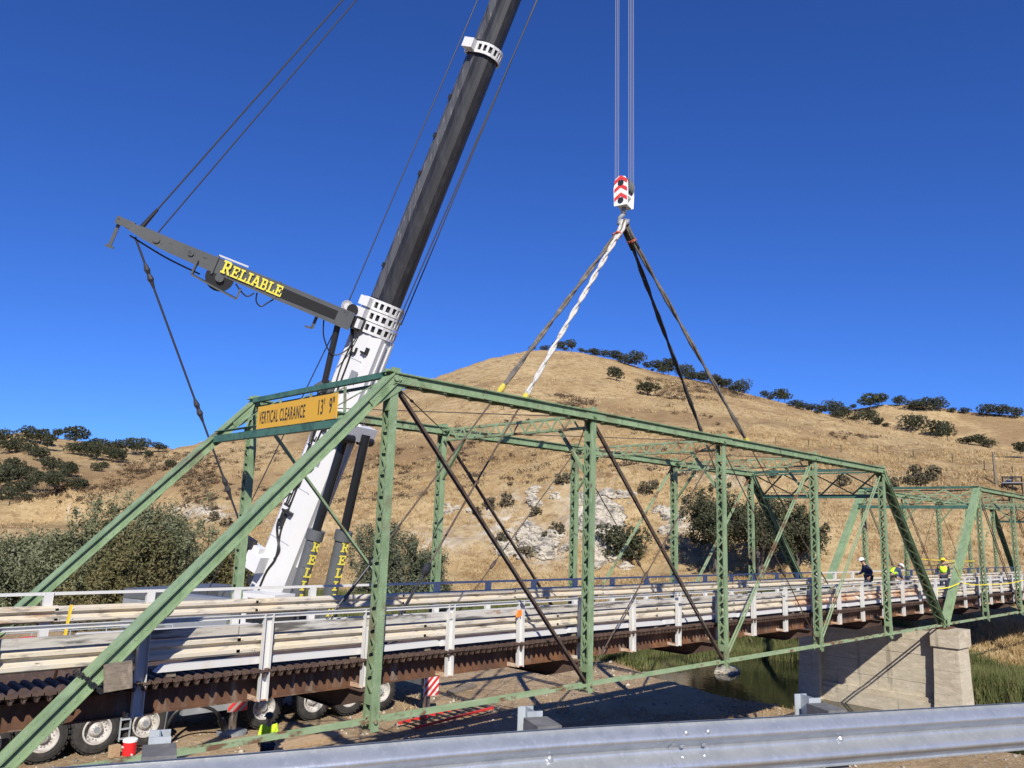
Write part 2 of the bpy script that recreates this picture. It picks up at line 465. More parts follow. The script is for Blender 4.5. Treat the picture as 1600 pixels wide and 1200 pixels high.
def vnoise(x, y, s, seed):
    """smooth value noise on numpy arrays"""
    x = x/s
    y = y/s
    xi = np.floor(x).astype(np.int64)
    yi = np.floor(y).astype(np.int64)
    fx = x-xi
    fy = y-yi
    fx = fx*fx*(3-2*fx)
    fy = fy*fy*(3-2*fy)
    def h(a, b):
        n = (a*374761393+b*668265263+seed*974634777) & 0x7fffffff
        n = (n ^ (n >> 13))*1274126177 & 0x7fffffff
        return ((n ^ (n >> 16)) & 0xffff)/65535.0
    return (h(xi, yi)*(1-fx)+h(xi+1, yi)*fx)*(1-fy)+(h(xi, yi+1)*(1-fx)+h(xi+1, yi+1)*fx)*fy

GR = [(-9.0, -4.9), (-5.0, -6.65), (-1.34, -8.13), (.55, -8.80), (2.3, -9.58), (4.12, -10.39), (9.0, -12.55), (20., -17.4)]  # guardrail line
GRN = np.array([.40, .9165])
def sstep(a, b, x):
    t = np.clip((x-a)/(b-a), 0, 1)
    return t*t*(3-2*t)

def height(x, y):
    x = np.asarray(x, float)
    y = np.asarray(y, float)
    dx, dy = x-CAM.x, y-CAM.y
    r = np.hypot(dx, dy)+1e-6
    az = np.degrees(np.arctan2(dy, dx))
    tan = lambda e: np.tan(np.radians(e))
    zs = lambda e, rr: CAM.z+rr*tan(e)
    # main hill
    rs = 106+0*r
    rf = np.interp(az, [0, 24, 40, 56, 66, 76], [74, 76, 78, 84, 100, 150])
    zsc = np.maximum(zs(ip(SCARP, az), rs), FLOOR+.2)
    R = ip(MAINR, az)
    zr = np.maximum(zs(ip(MAIN, az), R), FLOOR)
    rs = np.maximum(rs, rf+22)
    zb = zsc+1.2+.10*(zr-zsc)
    rb = rs+30
    def seg(r0, z0, r1, z1, p=1.0):
        t = np.clip((r-r0)/(r1-r0), 0, 1)
        return z0+(z1-z0)*t**p
    f0 = FLOOR+0*r
    zh = np.where(r < rf, f0, np.where(r < rs, seg(rf, f0+0.0, rs, zsc, 1.15), np.where(r < rb, seg(rs, zsc, rb, zb), np.where(r < R, seg(rb, zb, R, zr, .96), zr-(r-R)*.30-(r-R)**2*.0006))))
    zh = np.maximum(zh, FLOOR-1)
    RL = 430.
    zl_r = zs(ip(LEFT, az), RL)
    tl = np.clip((r-185)/(RL-185), 0, 1)
    zl = np.where(r < RL, FLOOR+(zl_r-FLOOR)*tl**1.25, zl_r-(r-RL)*.2)
    RR = 500.
    zr_r = zs(ip(RIGHT, az), RR)
    tr = np.clip((r-300)/(RR-300), 0, 1)
    zrr = np.where(r < RR, FLOOR+(zr_r-FLOOR)*tr**1.1, zr_r-(r-RR)*.2)
    z = np.maximum(np.maximum(zh, FLOOR), np.maximum(np.where(r > 185, zl, -99), np.where(r > 300, zrr, -99)))
    # lumps on the hills
    up = np.clip((z-FLOOR-1)/8, 0, 1)*np.clip((R*.98-r)/40, .15, 1)
    z = z+up*((vnoise(x, y, 23, 1)-.5)*2.6+(vnoise(x, y, 9, 2)-.5)*1.3+(vnoise(x, y, 3.4, 3)-.5)*.7)
    lo = np.clip((z-FLOOR)/3, 0, 1)*np.clip((200-r)/60, 0, 1)
    z = z+lo*((vnoise(x, y, 5.5, 8)-.5)*1.6+(vnoise(x, y, 1.9, 9)-.5)*.6)
    # erosion step at the brow of the scarp
    # working pad roughness
    near = np.clip((75-r)/20, 0, 1)
    z = z+near*((vnoise(x, y, 4, 5)-.5)*.16+(vnoise(x, y, 1.1, 6)-.5)*.07)
    # river channel beyond the pad
    xc = 34.3+np.clip(y-2, 0, 6)*.58+np.clip(y-8, 0, 40)*.35-np.clip(-y, 0, 60)*.10
    hw = 4.6+np.clip(y-2, 0, 6)*.67
    ch = 1-sstep(.60, 1.0, np.abs(x-xc)/hw)
    z = z-ch*.95*np.clip((74-r)/10, 0, 1)
    # far bank climbs to the foot of the hill
    bank = sstep(42, 47, x-np.clip(y-8, 0, 40)*.5)*np.clip((84-r)/8, 0, 1)*np.clip((y-1.2)*.33, 0, 2.6)
    z = z+bank
    z = z-.42*np.exp(-((x-9.3)**2+(y-10.0)**2)/2.6)            # scraped hollow by the crane
    # embankment of the road where the camera stands
    s = (x-(-1.34))*GRN[0]+(y-(-8.13))*GRN[1]
    emb = np.where(s < 1.0, 1.45, np.maximum(1.45-(s-1.0)*.62, -9))
    emb = np.where(s < -14, np.maximum(1.45-(-14-s)*.5, -9), emb)
    z = np.maximum(z, emb+(vnoise(x, y, .7, 12)-.5)*.08*(s > -.6))
    return z

def polar_ground():
    az = np.concatenate([np.arange(-180, -4, 4), np.arange(-4, 8, 1), np.arange(8, 84, .17), np.arange(84, 100, 1), np.arange(100, 180, 4)])
    r = [1.2]
    while r[-1] < 2600:
        r.append(r[-1]*1.0135+.03 if r[-1] < 540 else r[-1]*1.12)
    r = np.array(r)
    A, Rr = np.meshgrid(np.radians(az), r, indexing='ij')
    X = CAM.x+Rr*np.cos(A)
    Y = CAM.y+Rr*np.sin(A)
    Z = height(X, Y)
    far = np.clip((Rr-650)/400, 0, 1)
    Z = Z*(1-far)+far*np.maximum(np.minimum(Z, 12), -3)
    na, nr = A.shape
    P = np.stack([X, Y, Z], -1).reshape(-1, 3)
    i = np.arange(na)
    ii, jj = np.meshgrid(i, np.arange(nr-1), indexing='ij')
    nx = (ii+1) % na
    F = np.stack([ii*nr+jj, ii*nr+jj+1, nx*nr+jj+1, nx*nr+jj], -1).reshape(-1, 4)
    F = F[:, ::-1]
    # small hole under the camera is closed by a fan cell
    me = np_mesh('ground', P, F, 'ground', 4)
    me.polygons.foreach_set('use_smooth', np.ones(len(F), bool))
    azd = np.degrees(A)
    el = np.degrees(np.arctan2(Z-CAM.z, Rr))
    # vegetation map (what grows where)
    n1 = vnoise(X, Y, 34, 21)*.6+vnoise(X, Y, 12, 22)*.4
    brown = np.zeros_like(Z)
    msk = (Rr > 128) & (Rr < 235) & (azd > 20) & (azd < 62)
    band = np.exp(-((el-(4.0+.045*(azd-30)+1.1*(vnoise(X, Y, 60, 4)-.5)))/1.25)**2)*np.clip((azd-36)/8, 0, 1)*np.clip((63-azd)/4, 0, 1)
    brown = np.where(msk, np.clip(band*1.5*(n1+.3), 0, 1), 0)
    brown = np.maximum(brown, np.where((Rr > 60), np.clip((n1-.60)*5, 0, .75), 0))
    b2 = np.exp(-((el-2.3)/1.0)**2)*(azd > 62)*(Rr > 120)
    brown = np.maximum(brown, np.clip(b2*(.35+n1), 0, .85))
    chalk = np.zeros_like(Z)
    for (a0, e0, sa, se, w) in [(66.9, .35, 1.6, .45, 1.2), (61, -.2, 1.8, .7, .9), (51, -1.0, 2.2, .7, .7), (46.5, .2, 2.0, 1.3, .95), (43.6, -1.2, 1.8, 1.2, 1.0), (40.7, 1.2, 1.5, 2.0, 1.0), (33.8, .5, 1.2, 1.0, .7), (30.5, 4.0, 1.6, .4, .7), (19.5, 4.1, 1.8, .3, .6), (74.5, -.15, .7, .12, 1.0), (46.0, 2.4, .9, .6, .6)]:
        chalk = np.maximum(chalk, w*np.exp(-((azd-a0)/sa)**2-((el-e0)/se)**2)*(Rr > 70)*(Rr < 260))
    gravel = np.clip((66-Rr)/6, 0, 1)*np.clip((46-X)/3, 0, 1)
    s = (X+1.34)*GRN[0]+(Y+8.13)*GRN[1]
    gravel = np.maximum(gravel, (s < 3)*1.0*(Rr < 60))
    greenish = np.clip((Rr-56)/4, 0, 1)*np.clip((84-Rr)/8, 0, 1)*np.clip((azd-30)/8, 0, 1)*.8
    wet = np.clip((-3.72-Z)/.25, 0, 1)*(Rr < 75)
    greenish = np.maximum(greenish, wet*.6)
    greenish = np.maximum(greenish, (X > 43)*(Rr < 78)*.35)
    for nme, arr in (('brown', brown), ('chalk', chalk), ('gravel', gravel), ('greenish', greenish)):
        at = me.attributes.new(nme, 'FLOAT', 'POINT')
        at.data.foreach_set('value', np.clip(arr, 0, 1).astype(np.float32).ravel())
    o = bpy.data.objects.new('ground', me)
    COL.objects.link(o)
    o['kind'] = 'structure'
    return o
polar_ground()

def hz(x, y):
    return float(height(np.array([x]), np.array([y]))[0])
def polar(az, r):
    a = math.radians(az)
    x, y = CAM.x+r*math.cos(a), CAM.y+r*math.sin(a)
    return V((x, y, hz(x, y)))
_RS = np.concatenate([np.arange(62, 200, .4), np.arange(200, 560, 1.)])
def hit(az, el, rmin=62):
    """where the sight line at this bearing and elevation first meets the ground"""
    a = math.radians(az)
    rs = _RS[_RS >= rmin]
    z = height(CAM.x+rs*math.cos(a), CAM.y+rs*math.sin(a))
    e = np.degrees(np.arctan2(z-CAM.z, rs))
    k = np.nonzero(e >= el)[0]
    i = k[0] if len(k) else int(np.argmax(e))
    return V((CAM.x+rs[i]*math.cos(a), CAM.y+rs[i]*math.sin(a), float(z[i]))), float(rs[i])
def bearing(px, py):
    d = r2*((px-800)/1236.8)-u2*((py-600)/1236.8)+fwd
    return math.degrees(math.atan2(d.y, d.x)), math.degrees(math.atan2(d.z, math.hypot(d.x, d.y)))

# water
wb = MB()
wb.quad_strip([[(26.5, -40, -3.8), (62, -40, -3.8)], [(26.5, 42, -3.8), (62, 42, -3.8)]], closed=False)
wo = wb.build('river_water', 'water')
wo['kind'] = 'structure'
# road on the embankment behind the rail
rb = MB()
def offs(p, d):
    return (p[0]-GRN[0]*d, p[1]-GRN[1]*d)
row0 = [(*offs(p, 1.6), 1.515) for p in GR]
row1 = [(*offs(p, 10.5), 1.515) for p in GR]
rb.quad_strip([row0, row1], closed=False)
ro = rb.build('road', 'asphalt')
ro['kind'] = 'structure'
# ------------------------------------------------------------------ steel truss spans
PL, HT, WD = 5.75, 6.05, 5.53

def lacing_poly(mb, x, y0, y1, z0, z1, n, w=.055, t=.008):
    """zigzag flat bars on the plane x"""
    dz = (z1-z0)/n
    for i in range(n):
        a, b = (y0, y1) if i % 2 == 0 else (y1, y0)
        mb.beam((x+(.001 if i % 2 else -.001), a, z0+i*dz), (x+(.001 if i % 2 else -.001), b, z0+(i+1)*dz), w, t, (1, 0, 0))

_bar_cache = {}
def make_post(span, xw, yw, rich, near):
    """laced post of two channels"""
    mb = MB()
    z0, z1 = -.12, HT-.12
    for sy in (-1, 1):
        y = yw+sy*.108
        mb.box((xw-.072, y-.007, z0), (xw+.072, y+.007, z1))
        for sx in (-1, 1):
            xx = xw+sx*.078
            ylo, yhi = (y-.007, y+.040) if sy < 0 else (y-.040, y+.007)
            mb.box((xx-.006, ylo, z0), (xx+.006, yhi, z1))
    # pin plates at foot and batten plates
    for sy in (-1, 1):
        mb.box((xw-.085, yw+sy*.123-.006, -.17), (xw+.085, yw+sy*.123+.006, .30))
    for zz in (.36, HT-.52):
        for sx in (-1, 1):
            mb.box((xw+sx*.088-.004, yw-.108, zz-.09), (xw+sx*.088+.004, yw+.108, zz+.09))
    post = mb.build('vertical_post', 'green', span)
    n = 25
    za, zb = .48, HT-.64
    dz = (zb-za)/n
    off = root_offset(post)
    if rich:
        # every bar on the face towards the photographer is a piece of its own
        for k in (0, 1):
            if k not in _bar_cache:
                b = MB()
                a, c = (-.10, .10) if k == 0 else (.10, -.10)
                b.beam((0, a, -dz/2), (0, c, dz/2), .046, .009, (1, 0, 0))
                me = b.mesh('lacing_bar')
                me.materials.append(M['green'])
                _bar_cache[k] = me
        for i in range(n):
            inst('lacing_bar', _bar_cache[i % 2], V((xw-.090-(.001 if i % 2 else 0), yw, za+(i+.5)*dz))-off, post)
        lb = MB()
        lacing_poly(lb, xw+.090, yw-.10, yw+.10, za, zb, n, .045)
        lb.build('lacing', 'green', post, kind='stuff')
        rv = MB()
        i = 0
        z = z0+.1
        while z < z1:
            for sx in (-1, 1):
                rv.dome((xw+sx*.060, yw-.115, z), (0, -1, 0), .016, .012)
            z += .145
        rv.build('rivets', 'green', post, kind='stuff')
    else:
        lb = MB()
        lacing_poly(lb, xw-.090, yw-.10, yw+.10, za, zb, n, .045)
        lacing_poly(lb, xw+.090, yw-.10, yw+.10, za, zb, n, .045)
        lb.build('lacing', 'green', post, kind='stuff')
    return post

def chord_section(mb, p, q, side, up, dep=.20, wid=.21):
    """two web plates, cover plate, angles; p, q on the axis; side, up unit vectors"""
    p, q, side, up = V(p), V(q), V(side), V(up)
    for sgn in (-1, 1):
        o = side*(sgn*wid/2)
        mb.beam(p+o, q+o, .014, dep, up)
        ob = side*(sgn*(wid/2+.042))-up*(dep/2-.007)
        mb.beam(p+ob, q+ob, .07, .012, up)
        ot = side*(sgn*(wid/2+.036))+up*(dep/2-.008)
        mb.beam(p+ot, q+ot, .058, .011, up)
    c = up*(dep/2+.008)
    mb.beam(p+c, q+c, wid+.13, .014, up)

def chord_lacing(mb, p, q, side, up, dep=.20, wid=.21, step=.30):
    p, q, side, up = V(p), V(q), V(side), V(up)
    L = (q-p).length
    d = (q-p)/L
    n = max(2, int(L/step))
    for i in range(n):
        a = p+d*(L*i/n)
        b = p+d*(L*(i+1)/n)
        s = 1 if i % 2 else -1
        dn = up*(-dep/2-.018-(.002 if i % 2 else 0))
        mb.beam(a+side*(s*(wid/2+.045))+dn, b-side*(s*(wid/2+.045))+dn, .055, .01, up)

def chord_rivets(mb, p, q, side, up, dep=.20, wid=.21, step=.17):
    p, q, side, up = V(p), V(q), V(side), V(up)
    L = (q-p).length
    d = (q-p)/L
    n = int(L/step)
    for i in range(n):
        c = p+d*((i+.5)*L/n)
        mb.dome(c+side*(wid/2+.045)+up*(dep/2+.0155), up, .016, .011)
        mb.dome(c+side*(wid/2+.0075)-up*(dep/2-.05), side, .015, .011)
        mb.dome(c+side*(wid/2+.0075)+up*(dep/2-.06), side, .015, .011)

W_PROF = [(-.155, .0), (-.150, .016), (-.128, .070), (-.116, .082), (-.062, .082), (-.050, .070), (-.020, .008), (0, .004), (.020, .008), (.050, .070), (.062, .082), (.116, .082), (.128, .070), (.150, .016), (.155, .0)]
def w_beam(mb, p, q, out, t=.006):
    """corrugated beam rail between p and q, humps towards `out`"""
    p, q, out = V(p), V(q), V(out).normalized()
    up = V((0, 0, 1))
    rings = []
    for e in (p, q):
        f = [e+up*z+out*d for z, d in W_PROF]
        b = [e+up*z+out*(d-t) for z, d in reversed(W_PROF)]
        rings.append(f+b)
    mb.quad_strip(rings)

def make_span(x0, rich, label, npan=6):
    span = thing('truss_bridge', label, 'bridge', (x0, 0, 0), 'green steel truss spans in line')
    X = lambda u: x0+u*PL
    Yv, Zv = V((0, 1, 0)), V((0, 0, 1))
    for truss, yy in ((0, 0.), (1, WD)):
        near = truss == 0
        out = -1 if near else 1
        # top chord
        mb, lc, rv = MB(), MB(), MB()
        p, q = (X(1)-.05, yy, HT), (X(npan-1)+.05, yy, HT)
        chord_section(mb, p, q, Yv, Zv)
        for i in range(1, npan):
            for s in (-1, 1):
                if i in (1, npan-1):
                    continue
                mb.box((X(i)-.30, yy+s*.121-.006, HT-.105), (X(i)+.42, yy+s*.121+.006, HT+.08))
                mb.lathe((X(i), yy+s*.127, HT-.01), (0, s, 0), [(0, .055), (.05, .055)], 8)
        tc = mb.build('top_chord', 'green', span)
        chord_lacing(lc, p, q, Yv, Zv)
        lc.build('lacing', 'green', tc, kind='stuff')
        if rich:
            chord_rivets(rv, p, q, V((0, -1, 0)), Zv)
            for i in range(1, npan):
                for a in range(5):
                    for b in range(2):
                        rv.dome((X(i)-.24+a*.14, yy-.128, HT-.055+b*.10), (0, -1, 0), .015, .012)
            rv.build('rivets', 'green', tc, kind='stuff')
        for i in range(1, npan):
            cb = MB()
            cb.box((X(i)-.16, yy-.14, HT+.116), (X(i)+.16, yy+.14, HT+.128))
            cb.box((X(i)-.10, yy-.12, HT+.128), (X(i)+.10, yy-.09, HT+.205))
            cb.box((X(i)-.10, yy+.09, HT+.128), (X(i)+.10, yy+.12, HT+.205))
            cb.build('joint_cap', 'green', span)
        # end posts
        for e in (0, 1):
            a = V((X(0 if e == 0 else npan), yy, 0))
            b = V((X(1 if e == 0 else npan-1), yy, HT))
            d = (b-a).normalized()
            upn = V((-d.z, 0, d.x)) if e == 0 else V((d.z, 0, -d.x))
            mb, lc, rv = MB(), MB(), MB()
            chord_section(mb, a+d*.05, b+d*.08, Yv, upn, .18, .18)
            # shoe and hip gusset
            for s in (-1, 1):
                mb.box((a.x-.22, yy+s*.125-.007, -.17), (a.x+.22, yy+s*.125+.007, .2))
                g0 = b-d*.75
                mb.prism([g0+upn*.095+Yv*(s*.118), g0-upn*.095+Yv*(s*.118), b+V((.30*(1 if e == 0 else -1), 0, -.10))+Yv*(s*.118), b+V((.50*(1 if e == 0 else -1), 0, -.10))+Yv*(s*.118), b+V((.50*(1 if e == 0 else -1), 0, .08))+Yv*(s*.118), b+V((0, 0, .095))+Yv*(s*.118)], Yv*(s*.012))
                mb.lathe(b+Yv*(s*.125), Yv*s, [(0, .06), (.05, .06)], 10)
            ep = mb.build('end_post', 'green', span)
            chord_lacing(lc, a+d*.4, b-d*.3, Yv, upn, .18, .18)
            lc.build('lacing', 'green', ep, kind='stuff')
            if rich and e == 0:
                chord_rivets(rv, a, b, V((0, -1, 0)), upn, .18, .18)
                for k in range(6):
                    for j in range(3):
                        c = b-d*(.66-.12*k)+upn*(-.07+.07*j)
                        rv.dome(c+V((0, -.131, 0)), (0, -1, 0), .016, .013)
                for k in range(4):
                    for j in range(2):
                        rv.dome((b.x+.14+.1*k, yy-.131, HT-.055+.1*j), (0, -1, 0), .016, .013)
                rv.build('rivets', 'green', ep, kind='stuff')
        # posts
        for i in range(1, npan):
            make_post(span, X(i), yy, rich and near, near)
        # lower chord eyebars
        for i in range(npan):
            mb = MB()
            for s in (-1, 1):
                mb.beam((X(i)-.05, yy+s*(.065+.02*(i % 2)), .0), (X(i+1)+.05, yy+s*(.065+.02*(i % 2)), .0), .018, .072)
                for u in (i, i+1):
                    mb.lathe((X(u), yy+s*(.065+.02*(i % 2))-.009, 0), (0, 1, 0), [(0, .075), (.018, .075)], 10)
            mb.build('eyebar', 'green_worn', span)
        for i in range(npan+1):
            pb = MB()
            pb.lathe((X(i), yy-.17, 0), (0, 1, 0), [(0, .04), (.34, .04)], 8)
            pb.build('pin', 'green_worn', span)
        # diagonals fall towards mid span
        half = npan/2
        for i in range(1, npan):
            j = i+1 if i < half else i-1
            if i == half:
                continue
            mb = MB()
            w = .054 if abs(i-half) > 1.5 else .048
            for s in (-1, 1):
                mb.beam((X(i), yy+s*.038, HT-.05), (X(j), yy+s*.038, 0), .022, w, (1, 0, 1))
            ml = 'rustbar' if i < half else 'green_worn'
            if not near and i == 1:
                ml = 'green'
            mb.build('diagonal_bar', ml, span)
        # counter rods in the middle panels
        for i, j in ((half, half-1), (half, half+1)) if npan % 2 == 0 else ():
            mb = MB()
            mb.tube([(X(i), yy+.02, HT-.08), (X(j), yy+.02, .05)], .017, 6)
            m_ = V((X(i), yy+.02, HT-.08)).lerp(V((X(j), yy+.02, .05)), .62)
            mb.lathe(m_, (V((X(j)-X(i), 0, -HT))), [(-.16, .03), (-.1, .05), (.1, .05), (.16, .03)], 6)
            mb.build('counter_rod', 'rustbar', span)
    # floor beams (tapered ends)
    for i in range(npan+1):
        mb = MB()
        x = X(i)
        poly = [(x, .22, .44), (x, WD-.22, .44), (x, WD-.22, .30), (x, WD-1.15, .04), (x, 1.15, .04), (x, .22, .30)]
        mb.prism([V(p)-V((.006, 0, 0)) for p in poly], (.012, 0, 0))
        mb.box((x-.10, .22, .4405), (x+.10, WD-.22, .4535))
        for a, b in ((poly[2], poly[3]), (poly[3], poly[4]), (poly[4], poly[5])):
            mb.beam(V(a)-Zv*.006, V(b)-Zv*.006, .20, .012, (0, 0, 1))
        mb.build('floor_beam', 'deckrust', span)
    # stringers
    xa, xb = x0-.30, X(npan)+.02
    for k, y in enumerate((.66, 1.5, 2.34, 3.18, 4.02, 4.86)):
        mb = MB()
        mb.box((xa, y-.006, .475), (xb, y+.006, .80))
        mb.box((xa, y-.09, .456), (xb, y+.09, .474))
        mb.box((xa, y-.09, .801), (xb, y+.09, .817))
        mb.build('stringer', 'rust', span)
    # corrugated steel deck planks
    pitch = .156
    pm = MB()
    prof = [(-.078, .12), (-.050, .12), (-.014, 0), (.014, 0), (.050, .12), (.078, .12)]
    ya, yb = .33, 5.06
    top = [(px_, pz+.006) for px_, pz in prof]
    rings = []
    for y in (ya, yb):
        rings.append([(px_, y, pz) for px_, pz in prof]+[(px_, y, pz) for px_, pz in reversed(top)])
    pm.quad_strip(rings)
    # clip lug at the open end
    pm.box((-.013, ya-.012, .012), (.013, ya+.014, .05))
    pm.box((-.070, ya-.006, .085), (.070, ya+.004, .121))
    pme = pm.mesh('deck_plank')
    pme.materials.append(M['deckrust'])
    n = int((xb-xa)/pitch)
    for i in range(n):
        inst('deck_plank', pme, (xa-x0+(i+.5)*pitch, 0, .845+.004*math.sin(i*1.7)), span)
    # wearing course on the deck between the kerbs
    wb_ = MB()
    wb_.box((xa+(2.6 if rich else .0), .92, .976), (xb, 4.58, 1.012))
    wb_.build('wearing_course', 'asphalt' if not rich else M['deckrust'], span)
    # portal frames at both ends, in the plane of the end posts
    for e in (0, 1):
        a0 = X(0) if e == 0 else X(npan)
        sg = 1 if e == 0 else -1
        def PP(t, y, o=0.):
            nx, nz = -HT/math.hypot(PL, HT)*sg, PL/math.hypot(PL, HT)
            return V((a0+sg*PL*t+nx*o, y, HT*t+nz*o))
        mb = MB()
        mb.beam(PP(1.0, .14, .11), PP(1.0, WD-.14, .11), .11, .10, (1, 0, 0))
        mb.beam(PP(1.0, .14, -.08), PP(1.0, WD-.14, -.08), .05, .07, (1, 0, 0))
        pf = mb.build('portal_frame', 'green_dark', span)
        mb = MB()
        mb.beam(PP(.845, .12, .02), PP(.845, WD-.12, .02), .15, .13, (1, 0, 0))
        mb.beam(PP(.862, .12, .12), PP(.862, WD-.12, .12), .012, .16, (1, 0, 0))
        mb.build('portal_strut', 'green_dark', pf)
        nb = 4
        for k in range(nb):
            ya_, yb_ = .15+(WD-.3)*k/nb, .15+(WD-.3)*(k+1)/nb
            for (u, w_) in ((ya_, yb_), (yb_, ya_)):
                b_ = MB()
                o = .05 if u < w_ else .062
                b_.beam(PP(.855, u, o), PP(.99, w_, o), .065, .008, (1, 0, 0) if False else PP(1, 0, 1)-PP(1, 0, 0))
                b_.build('portal_brace', 'green' if e == 0 else 'green_dark', pf)
    # sway struts across the top at the inner posts, with knee braces
    for i in range(1, npan):
        if i in (1, npan-1):
            continue
        x = X(i)
        mb = MB()
        for zz in (HT+.02, HT-.27):
            for s in (-1, 1):
                mb.beam((x+s*.055, .15, zz), (x+s*.055, WD-.15, zz), .05, .05)
        ss = mb.build('sway_strut', 'green_worn', span)
        nl = 22
        lb = MB()
        for k in range(nl):
            y1, y2 = .3+(WD-.6)*k/nl, .3+(WD-.6)*(k+1)/nl
            za, zb = (HT+.02, HT-.27) if k % 2 else (HT-.27, HT+.02)
            lb.beam((x-.084-(.001 if k % 2 else 0), y1, za), (x-.084-(.001 if k % 2 else 0), y2, zb), .05, .007, (1, 0, 0))
        lb.build('lacing', 'green_worn', ss, kind='stuff')
        for y1, y2 in ((.12, .98), (WD-.12, WD-.98)):
            b_ = MB()
            b_.beam((x, y1, HT-1.35), (x, y2, HT-.28), .07, .07, (1, 0, 0))
            b_.build('knee_brace', 'green', span)
    # top lateral rods
    for i in range(1, npan-1):
        for a, b in ((.15, WD-.15), (WD-.15, .15)):
            r_ = MB()
            r_.tube([(X(i)+.1, a, HT-.02), (X(i+1)-.1, b, HT-.02)], .014, 6)
            m_ = V((X(i)+.1, a, HT-.02)).lerp(V((X(i+1)-.1, b, HT-.02)), .3)
            r_.lathe(m_, (PL, b-a, 0), [(-.14, .02), (-.09, .034), (.09, .034), (.14, .02)], 6)
            r_.build('lateral_rod', 'rustbar', span)
    # railings: white posts, thin hand rail, flat board, corrugated beam, kerb
    def railing(y, xs, ztop, zbot, inward, z_board, far):
        pm_ = MB()
        h = ztop-zbot
        pm_.box((-.078, -.055, 0), (-.068, .040, h))
        pm_.box((.068, -.055, 0), (.078, .040, h))
        pm_.box((-.068, .028, 0), (.068, .038, h-.02))
        me = pm_.mesh('rail_post')
        me.materials.append(M['rail_post'])
        bm_ = MB()
        bm_.box((-.13, .0, -.012), (.11, .30, .0))
        bm_.box((-.13, .0, .0), (-.118, .30, .06))
        bme = bm_.mesh('bracket')
        bme.materials.append(M['rail_rusty'])
        for x in xs:
            p = inst('rail_post', me, (x-x0, y, zbot), span, (random.uniform(-.012, .012), random.uniform(-.012, .012), 0))
            if inward < 0:
                p.scale.y = -1
            inst('bracket', bme, (0, -.02, .02), p)
        x_lo, x_hi = xs[0]-2.0, min(xs[-1]+.4, xb)
        if not far:
            x_lo = xs[0]-.35
        iw = inward
        hb = MB()
        if far:
            hb.box((x_lo, y-.030, ztop-.055), (x_hi, y-.022, ztop-.0085))
            hb.box((x_lo, y-.030, ztop-.008), (x_hi, y+.030, ztop))
        else:
            hb.box((x_lo, y-.032, ztop-.008), (x_hi, y+.020, ztop))
            hb.box((x_lo, y+.012, ztop-.054), (x_hi, y+.020, ztop-.0085))
            hb.box((x_lo, y-.032, ztop-.062), (x_hi, y+.020, ztop-.0545))
        hb.build('hand_rail', 'rail_post', span)
        L = x_hi-x_lo
        nseg = max(1, round(L/3.85))
        for s in range(nseg):
            a, b = x_lo+L*s/nseg, x_lo+L*(s+1)/nseg
            j = random.uniform(-.012, .012)
            m1 = MB()
            wy = y+.140 if iw > 0 else y-.055
            w_beam(m1, (a, wy, z_board-.30+j), (b+.06, wy, z_board-.30+j*.5), (0, -1, 0))
            for dx in (.08, .30):
                for dz in (-.09, .09):
                    m1.dome((a+dx, wy-.083, z_board-.30+dz), (0, -1, 0), .02, .02)
            m1.build('rail_beam', 'rail_rusty' if (not far and rich and (19.5 < a < 33 or b < 3)) else 'rail', span)
            m2 = MB()
            if far or (rich and b < 2.5):
                continue
            m2.box((a+.01, y+iw*.06-.03, z_board-.125+j), (b-.01, y+iw*.06+.03, z_board+.015+j))
            m2.build('rail_board', 'rail_mould', span)
    npost = [3.87+1.968*i for i in range(-2, 16)]
    fpost = [1.69+1.854*i for i in range(-1, 18)]
    if rich:
        railing(.402, [x for x in npost], 1.842, .47, 1, 1.66, False)
        railing(4.79, [x for x in fpost if x < xb], 1.905, .47, -1, 1.81, True)
        kx = [(2.15, 5.9), (5.92, 7.6), (7.62, 11.35), (11.40, 15.1), (15.15, 18.8), (18.85, 22.6), (22.65, 26.3), (26.35, 30.1), (30.15, 34.2)]
    else:
        railing(.402, [x0+.35+1.95*i for i in range(0, 17)], 1.842, .47, 1, 1.50, False)
        railing(4.79, [x0+.35+1.95*i for i in range(0, 17)], 1.885, .47, -1, 1.70, True)
        kx = [(x0+.3+3.8*i, x0+4.05+3.8*i) for i in range(8)]
    for i, (a, b) in enumerate(kx):
        for y in (.47, 4.56):
            k = MB()
            j = random.uniform(-.015, .015)
            k.prism([(a, y, 1.045+j), (a+.10, y, 1.145+j), (b-.03, y, 1.145-j), (b, y, 1.045-j)], (0, .15, 0))
            kb_ = k.build('kerb_beam', 'rail_post', span)
            k = MB()
            nbk = max(2, int((b-a)/1.3))
            for q in range(nbk):
                xq = a+.25+(b-a-.5)*q/(nbk-1)
                k.box((xq-.07, y+.05, .967), (xq+.07, y+.13, 1.04))
            k.build('kerb_blocks', 'wood', kb_, kind='stuff')
    return span

SPAN = make_span(0.0, True, 'nearer green steel truss bridge span hanging from the crane slings')
SPAN2 = make_span(6.05*PL, False, 'farther green steel truss bridge span beyond the concrete pier, no slings')

